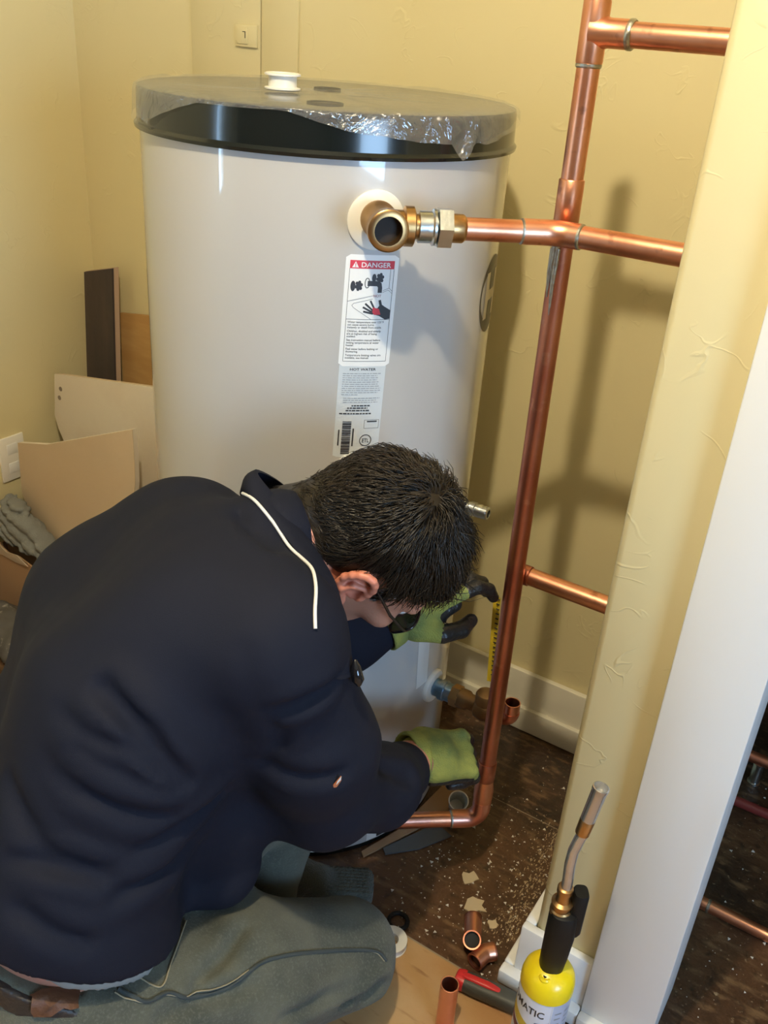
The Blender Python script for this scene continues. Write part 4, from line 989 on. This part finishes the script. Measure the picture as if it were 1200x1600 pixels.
def strands(n, keep, mat, seed, length, lift, name, parent, wd=.0011):
    rng = np.random.RandomState(seed); P, F = surfnet(haircap, HC - .17, HC + .17, .006)
    a, b, c = P[F[:, 0]], P[F[:, 1]], P[F[:, 2]]; nn = np.cross(b - a, c - a); ar = np.linalg.norm(nn, axis=1); nn /= ar[:, None] + 1e-12
    cen = (a + c) / 2; fi = rng.choice(len(F), n * 4, p=ar / ar.sum())
    r_ = rng.rand(len(fi), 2)
    p = a[fi] + (b - a)[fi] * r_[:, :1] + (P[F[:, 3]] - a)[fi] * r_[:, 1:]; N_ = nn[fi]
    if ((p - HC) * N_).sum(1).mean() < 0: N_ = -N_
    q = (p - HC) @ HM.T; ok = keep(q, rng) & ~((q[:, 0] > -.045) & (q[:, 0] < .014) & (q[:, 2] < .034) & (np.abs(q[:, 1]) > .05)) & (((p - HC) * N_).sum(1) > .03); p, N_, q = p[ok][:n], N_[ok][:n], q[ok][:n]
    # combing direction: away from the crown, forwards on top, down at the sides and nape
    cr_ = A_(-.055, .012, .10); t = q - cr_; t[:, 0] += .02; t[:, 2] -= .03
    w_ = np.clip((.040 - q[:, 2]) / .035, 0, 1)[:, None]; t = t / np.linalg.norm(t, axis=1)[:, None]; t = .08 * (t * (1 - w_) + A_(-.55, 0, -.75) * w_)
    t = t @ HM + rng.normal(size=t.shape) * .020; t -= N_ * (t * N_).sum(1)[:, None]; t /= np.linalg.norm(t, axis=1)[:, None] + 1e-9
    clump = np.stack([wob(p, 60, 21), wob(p, 60, 22), wob(p, 60, 23)], 1); t = t + .95 * (clump - N_ * (clump * N_).sum(1)[:, None]); t /= np.linalg.norm(t, axis=1)[:, None] + 1e-9
    L = length * (.65 + .7 * rng.rand(len(p))) * np.where(q[:, 0] < -.06, .75, 1) * np.where(q[:, 0] < -.04, np.interp(q[:, 2], [-.10, .01, .05], [.5, .6, 1]), np.interp(q[:, 2], [-.03, .01, .05], [.33, .40, 1]))
    lf = lift * (.5 + 1.0 * rng.rand(len(p))) * (1 + .8 * wob(p, 45, 30)) * np.interp(q[:, 2], [-.03, .01, .06], [.25, .35, 1])
    sd = np.cross(N_, t); V_, F_ = [], []; m = 4; k3 = 3
    for s in range(m):
        u_ = s / (m - 1); ctr = p - N_ * .002 + t * (L * u_)[:, None] + N_ * (lf * (1.6 * u_ - 1.5 * u_ * u_) * 2)[:, None] + sd * (L * .18 * u_ * u_ * np.sign(rng.rand(len(p)) - .5) if False else 0 * L)[:, None]
        w = wd * (1 - .8 * u_)
        for k in range(k3):
            an = 2 * PI * k / 3; V_.append(ctr + (sd * math.cos(an) + N_ * math.sin(an)) * w)
    V_ = np.stack(V_, 1); n_ = len(p); V_ = V_.reshape(-1, 3); base_ = np.arange(n_) * m * k3
    for s in range(m - 1):
        for k in range(k3): F_.append(np.stack([base_ + s * 3 + k, base_ + s * 3 + (k + 1) % 3, base_ + (s + 1) * 3 + (k + 1) % 3, base_ + (s + 1) * 3 + k], 1))
    o = mk(name, V_ @ RZ, np.concatenate(F_), mat, parent); o['kind'] = 'stuff'; return o
gy = lambda q: (q[:, 0] > -.035) & (q[:, 0] < .06) & (q[:, 2] < .036)
strands(9000, lambda q, r: ~(gy(q) & (r.rand(len(q)) < .6)), HAIR, 1, .042, .0070, 'strands', hair)
g_ = strands(1100, lambda q, r: gy(q), HAIRG, 2, .030, .004, 'temple_strands', hair, .0008); g_['label'] = 'grey hair at the temples'
# glasses
gl = mk('glasses', *(lambda m: (np.array([tuple(x) for x in m.v]) @ RZ, m.f))((lambda m: m)(MB().tube([HP(.101, -.010, -.010), HP(.106, 0, -.007), HP(.101, .010, -.010)], .0018, 10))), BLACKG, man)
gl['label'] = 'black framed glasses'
def rrect(s, a, b, n=28, f=.099):
    o = []
    for i in range(n):
        t = 2 * PI * i / n; c, k = math.cos(t), math.sin(t)
        x = a * math.copysign(abs(c) ** .6, c); y = b * math.copysign(abs(k) ** .6, k); o.append(HP(f - .10 * (abs(x * 1) ** 1.0) * .6 * (1 if x > 0 else .3), s * (.035 + x), -.016 + y))
    return o
for s in (1, -1):
    rim_ = rrect(s, .026, .020)
    m = MB().tube(rim_, .0021, 8, closed=True); mk('rim', np.array([tuple(x) for x in m.v]) @ RZ, m.f, BLACKG, gl)
    m = MB().prism(rim_, tuple(HF * .0012)); mk('lens', np.array([tuple(x) for x in m.v]) @ RZ, m.f, LENS, gl, False)
    m = MB().tube([HP(.096, .060 * s, -.008), HP(.09, .068 * s, -.006), HP(.05, .079 * s, -.003), HP(.01, .084 * s, .004), HP(-.010, .085 * s, .006), HP(-.024, .083 * s, -.004), HP(-.030, .080 * s, -.020)], .0021, 8); mk('temple_arm', np.array([tuple(x) for x in m.v]) @ RZ, m.f, BLACKG, gl)
# gloves
for W_, fn, lo_, hi_ in ((RHW, rglove, -.10, .17), (LHW, lglove, -.10, .17)):
    gA = sculpt('glove', lambda p, fn=fn: fn(p)[0], W_ - .09, W_ + .17, .0038, GLOVE, man); gA['label'] = 'green knit work glove'
    gB = sculpt('rubber_dip', lambda p, fn=fn: fn(p)[1], W_ - .09, W_ + .17, .0036, DIP, gA); gB['label'] = 'black dipped palm and fingers'
    sculpt('glove_cuff', lambda p, fn=fn: fn(p)[2], W_ - .09, W_ + .09, .0030, GLOVE, gA)
def snap(P, fn, off):
    P = np.array(P, float); e = .002
    for _ in range(12):
        g = np.stack([fn(P + np.eye(3)[j] * e) - fn(P - np.eye(3)[j] * e) for j in range(3)], -1) / (2 * e); d = fn(P)
        P = P - g * ((d - off) / np.maximum((g * g).sum(-1), .2))[:, None] * .8
    return P
# collar with white piping, zip pull and small things on the jacket
def crom(P, n):
    P = [A_(*p) for p in P]; P = [2 * P[0] - P[1]] + P + [2 * P[-1] - P[-2]]; o = []
    for i in range(1, len(P) - 2):
        for k in range(n):
            t = k / n; o.append(.5 * (2 * P[i] + (P[i + 1] - P[i - 1]) * t + (2 * P[i - 1] - 5 * P[i] + 4 * P[i + 1] - P[i + 2]) * t * t + (3 * P[i] - P[i - 1] - 3 * P[i + 1] + P[i + 2]) * t ** 3))
    o.append(P[-2]); return o
cb = crom([(-.150,1.10,.785), (-.185,1.075,.83), (-.178,1.025,.872), (-.148,.981,.873), (-.113,.945,.855), (-.085,.905,.845), (-.073,.864,.842), (-.067,.826,.832), (-.062,.806,.806), (-.050,.808,.765)], 6)
ce = crom([(-.105,1.13,.80), (-.145,1.105,.85), (-.165,1.042,.892), (-.129,1.003,.872), (-.098,.971,.852), (-.072,.944,.834), (-.049,.916,.812), (-.034,.885,.782), (-.026,.864,.762), (-.020,.850,.735)], 6)
v, f = [], []; nr = 7
for a, b in zip(cb, ce):
    out_ = nrm(np.cross(b - a, A_(.3, -1, .1))); bul = nrm((a + b) / 2 - A_(-.07, 1.0, .80))
    for k in range(nr):
        t = k / (nr - 1); v.append(a + (b - a) * t + bul * .006 * math.sin(PI * t))
    for k in range(nr - 1, -1, -1):
        t = k / (nr - 1); v.append(a + (b - a) * t + bul * (.006 * math.sin(PI * t) - .0055))
R2 = 2 * nr
for i in range(len(cb) - 1):
    for k in range(R2): f.append((i * R2 + k, i * R2 + (k + 1) % R2, (i + 1) * R2 + (k + 1) % R2, (i + 1) * R2 + k))
f += [tuple(range(R2)), tuple((len(cb) - 1) * R2 + k for k in range(R2 - 1, -1, -1))]
def pmk(name, v, f, mat, par, smooth=True): return mk(name, np.array([tuple(x) for x in v]) @ RZ, f, mat, par, smooth, 60)
collar = pmk('collar', v, f, JACKET, man)
m = MB().tube(list(snap([p for p in cb[12:46]], lambda p: np.minimum(jacket_f(p), .5), .0022)), .0021, 8); pm_ = pmk('piping', m.v, m.f, PIPING, collar); pm_['label'] = 'white piping'
m = MB().tube([(-.020, .850, .757), (-.019, .846, .750), (-.015, .842, .735), (-.0135, .841, .728)], [.002, .006, .0075, .003], 12); pmk('zip_pull', m.v, m.f, BLACKG, collar)
m = MB().tube([(-.183, .902, .425), (-.179, .900, .405), (-.176, .885, .375), (-.172, .883, .345)], .0016, 8); z_ = pmk('zip_edge', m.v, m.f, PIPING, man); z_['label'] = 'pale zip edge'
lp0, ln_ = A_(-.0315, .8075, .611), nrm((.47, -.88, .08)); lu = nrm(A_(.010, .004, .020)); lw = np.cross(ln_, lu)
m = MB().prism([lp0 + lu * a + lw * b + ln_ * .0018 for a, b in ((-.011, -.002), (-.004, .0035), (.011, .0012), (.005, -.0028))], tuple(ln_ * .0012)); o = pmk('logo_patch', m.v, m.f, M('orange_thread', (.50, .16, .06), .7), man, False); o['label'] = 'tiny orange and white embroidered mark'
m = MB().prism([lp0 + lu * a + lw * b + ln_ * .0026 for a, b in ((-.002, .0005), (.003, .002), (.0108, .001), (.006, -.001))], tuple(ln_ * .0009)); pmk('white_thread', m.v, m.f, PIPING, o, False)
# jeans details
jn = [c for c in man.children if c.name.startswith('jeans')][0]
def seam(name, pts, r, mat, off=.0008):
    c = snap(crom(pts, 8), jeans_f, off); m = MB().tube(c, r, 6); return pmk(name, m.v, m.f, mat, jn)
sm = [(-.265,.68,.39),(-.25,.678,.382),(-.233,.683,.366),(-.216,.703,.354),(-.189,.717,.33),(-.155,.743,.312),(-.106,.794,.304),(-.025,.863,.239),(.04,.904,.191),(.062,.907,.168)]
seam('seam', sm, .0028, DENIMD, .0006); seam('stitching', [A_(*p) + A_(0, -.006, .006) for p in sm], .0009, STITCH, .0012)
seam('pocket_stitching', [(-.252,.704,.381),(-.223,.703,.364),(-.219,.742,.36),(-.217,.81,.345)], .0011, STITCH, .0012)
def decal(name, c4, mat, fn, off, par, n=6):
    a, b, c, d = [A_(*p) for p in c4]; g = [a * (1 - u) * (1 - w) + b * u * (1 - w) + c * u * w + d * (1 - u) * w for w in np.linspace(0, 1, n) for u in np.linspace(0, 1, n)]
    T_ = snap(g, fn, off); U_ = snap(g, fn, off - .003); N2 = n * n; F_ = []
    for i in range(n - 1):
        for j in range(n - 1): q = i * n + j; F_ += [(q, q + 1, q + n + 1, q + n)]
    rim_ = [j for j in range(n)] + [i * n + n - 1 for i in range(1, n)] + [(n - 1) * n + j for j in range(n - 2, -1, -1)] + [i * n for i in range(n - 2, 0, -1)]
    for i in range(len(rim_)): F_.append((rim_[i], rim_[i] + N2, rim_[(i + 1) % len(rim_)] + N2, rim_[(i + 1) % len(rim_)]))
    return pmk(name, list(T_) + list(U_), F_, mat, par)
o = decal('leather_patch', [(-.349,.643,.424),(-.307,.67,.401),(-.298,.646,.404),(-.343,.633,.404)], PATCH, lambda p: np.minimum(belt(p), jeans(p)), .004, jn); o['label'] = 'brown leather waistband patch'
decal('belt_loop', [(-.302,.707,.386),(-.291,.702,.399),(-.273,.676,.394),(-.279,.669,.398)], DENIMD, lambda p: np.minimum(belt(p), jeans(p)), .005, jn)
# shoes (mostly hidden)
def shoe_l(p): return smax(smin(ell(p, (-.15, 1.06, .045), (.06, .048, .06)), cone(p, (-.14, 1.05, .03), (-.10, 1.035, .026), .036, .030), .03), -p[..., 2] + .0, .005)
def shoe_r(p): return smax(smin(ell(p, (-.42, .75, .06), (.05, .045, .055)), cone(p, (-.44, .74, .05), (-.50, .71, .03), .04, .032), .03), -p[..., 2] + .0, .005)
sculpt('shoe', shoe_l, (-.26, .97, -.02), (.04, 1.15, .14), .005, SHOE, man)
sculpt('shoe', shoe_r, (-.58, .62, -.02), (-.33, .84, .14), .005, SHOE, man)
# yellow measuring tape hanging from the left glove
o = empty('measuring_tape', (-.487, 1.205, .42)); tag(o, 'yellow measuring tape blade hanging beside the riser below the left glove', 'tape measure')
m = MB()
for i in range(12): pass
tp = [(-.4945, 1.205, .575), (-.492, 1.204, .54), (-.4875, 1.2035, .47), (-.484, 1.204, .405)]
m.add([(x + dx, y + dy, z) for x, y, z in tp for dx, dy in ((-.0065, -.001), (0, .0012), (.0065, -.001))], [(i * 3 + k, i * 3 + k + 1, i * 3 + k + 4, i * 3 + k + 3) for i in range(3) for k in range(2)])
m.add([(x + dx, y + dy, z) for x, y, z in tp for dx, dy in ((-.0065, -.0004), (0, .0018), (.0065, -.0004))], [(i * 3 + k, i * 3 + k + 3, i * 3 + k + 4, i * 3 + k + 1) for i in range(3) for k in range(2)])
m.build('blade', TAPEY, o, True)
m = MB()
for i in range(17):
    t = i / 17; z = .572 - t * .160; x = -.4945 + t * .0100
    m.box((x + .0005, 1.2018, z), (x + .0058, 1.2034, z + .0014))
m.build('graduations', INK, o, False)

# ------------------------------------------------------------------ cloths and scraps
def knit(p):
    a = chain(p, [(-.765, .885, .034), (-.70, .925, .038), (-.655, .948, .034)], [.034, .040, .034], .02)
    ax0, ax1 = A_(-.655, .948, .030), A_(-.568, 1.003, .022); d = nrm(ax1 - ax0); q = p - ax0; t = q @ d; w = q @ nrm((-d[1], d[0], 0)); 
    b = sbox(np.stack([t, w, p[..., 2]], -1), (.048, 0, .024), (.056, .033, .022), .014) - .0022 * np.sin(w * 900)
    return smax(smin(a - .003 * wob(p, 110, 4) - .0015 * wob(p, 260, 9), b, .012), -p[..., 2], .004)
o = sculpt('knit_cloth', knit, (-.83, .82, -.008), (-.53, 1.07, .10), .0030, KNIT, None, True); tag(o, 'dark knitted cloth with a ribbed end lying between knee and tank base', 'cloth')
def rag(p):
    q = p + np.stack([.02 * wob(p, 30, 1), .02 * wob(p, 30, 2), .03 * wob(p, 28, 3)], -1)
    d = chain(q, [(-1.85, 1.225, .20), (-1.79, 1.225, .215), (-1.72, 1.23, .20), (-1.65, 1.225, .185)], [.045, .040, .040, .025], .02)
    d = smin(d, chain(q, [(-1.85, 1.255, .26), (-1.81, 1.24, .245), (-1.76, 1.24, .225)], [.03, .035, .03], .02), .015)
    a, b, c = A_(-1.838, 1.296, .422), A_(-1.405, 1.272, .59), A_(-1.40, 1.252, 0); n_ = nrm(np.cross(b - a, c - a)); n_ = n_ if n_[1] > 0 else -n_
    d = smax(d, (p - a) @ n_ + .016, .02); d = smax(smax(d, 1.213 - p[..., 1], .035), -1.850 - p[..., 0], .02); d = smax(d, .184 - p[..., 2], .02)
    w_ = wob(p, 24, 7); f_ = .010 * np.abs(np.sin(q @ A_(60, 25, 95) + 3.2 * w_)) + .005 * np.abs(np.sin(q @ A_(-70, 60, 60) + 4 * wob(p, 30, 9))) + .0025 * np.abs(np.sin(q @ A_(140, 80, -110) + 6 * wob(p, 26, 15)))
    return smax(smax(d + .006 - f_, .171 - p[..., 2], .004), (p - a) @ n_ + .003, .003)
o = sculpt('rag', rag, (-1.92, 1.05, .10), (-1.58, 1.34, .34), .0040, RAG, None, True); tag(o, 'crumpled grey cloth heaped on the torn cardboard box by the drywall', 'cloth')
o = empty('cardboard_box', (-1.73, 1.22, 0)); tag(o, 'torn brown cardboard box under the grey cloth by the left wall', 'box')
cp = [(-1.859, 1.196, 0), (-1.859, 1.196, .178), (-1.83, 1.196, .186), (-1.79, 1.196, .172), (-1.75, 1.196, .176), (-1.70, 1.196, .165), (-1.66, 1.196, .170), (-1.60, 1.196, .160), (-1.60, 1.196, 0)]
MB().prism(cp, (0, .004, 0)).build('front_panel', CARD, o, False)
MB().box((-1.859, 1.2005, 0), (-1.855, 1.243, .165)).build('side_panel', CARD, o, False)
MB().box((-1.604, 1.2005, 0), (-1.600, 1.243, .160)).build('side_panel', CARD, o, False)
MB().box((-1.8545, 1.2395, 0), (-1.6045, 1.2435, .165)).build('back_panel', CARD, o, False)
MB().prism([(-1.859, 1.1955, .150), (-1.859, 1.188, .190), (-1.82, 1.188, .198), (-1.785, 1.190, .180), (-1.745, 1.190, .186), (-1.71, 1.192, .166), (-1.76, 1.1945, .158), (-1.81, 1.195, .160)], (0, -.003, .001)).build('torn_edge', CARDT, o, False)
def lump(p): return smax(chain(p, [(-1.80, 1.09, .015), (-1.73, 1.12, .02), (-1.64, 1.08, .012)], [.05, .05, .04], .03) - .010 * wob(p, 70, 2) - .004 * wob(p, 170, 3), np.maximum(np.maximum(-p[..., 2], p[..., 1] - 1.18), -1.86 - p[..., 0]), .003)
o = sculpt('dark_rubble', lump, (-1.87, 1.0, -.01), (-1.56, 1.188, .10), .006, M('rubble', (.09, .085, .08), .7, var=(60, (.3, .28, .25), .6, .7)), None, True); tag(o, 'heap of dark dusty rubble on the floor before the cardboard box', 'debris', kind='stuff')
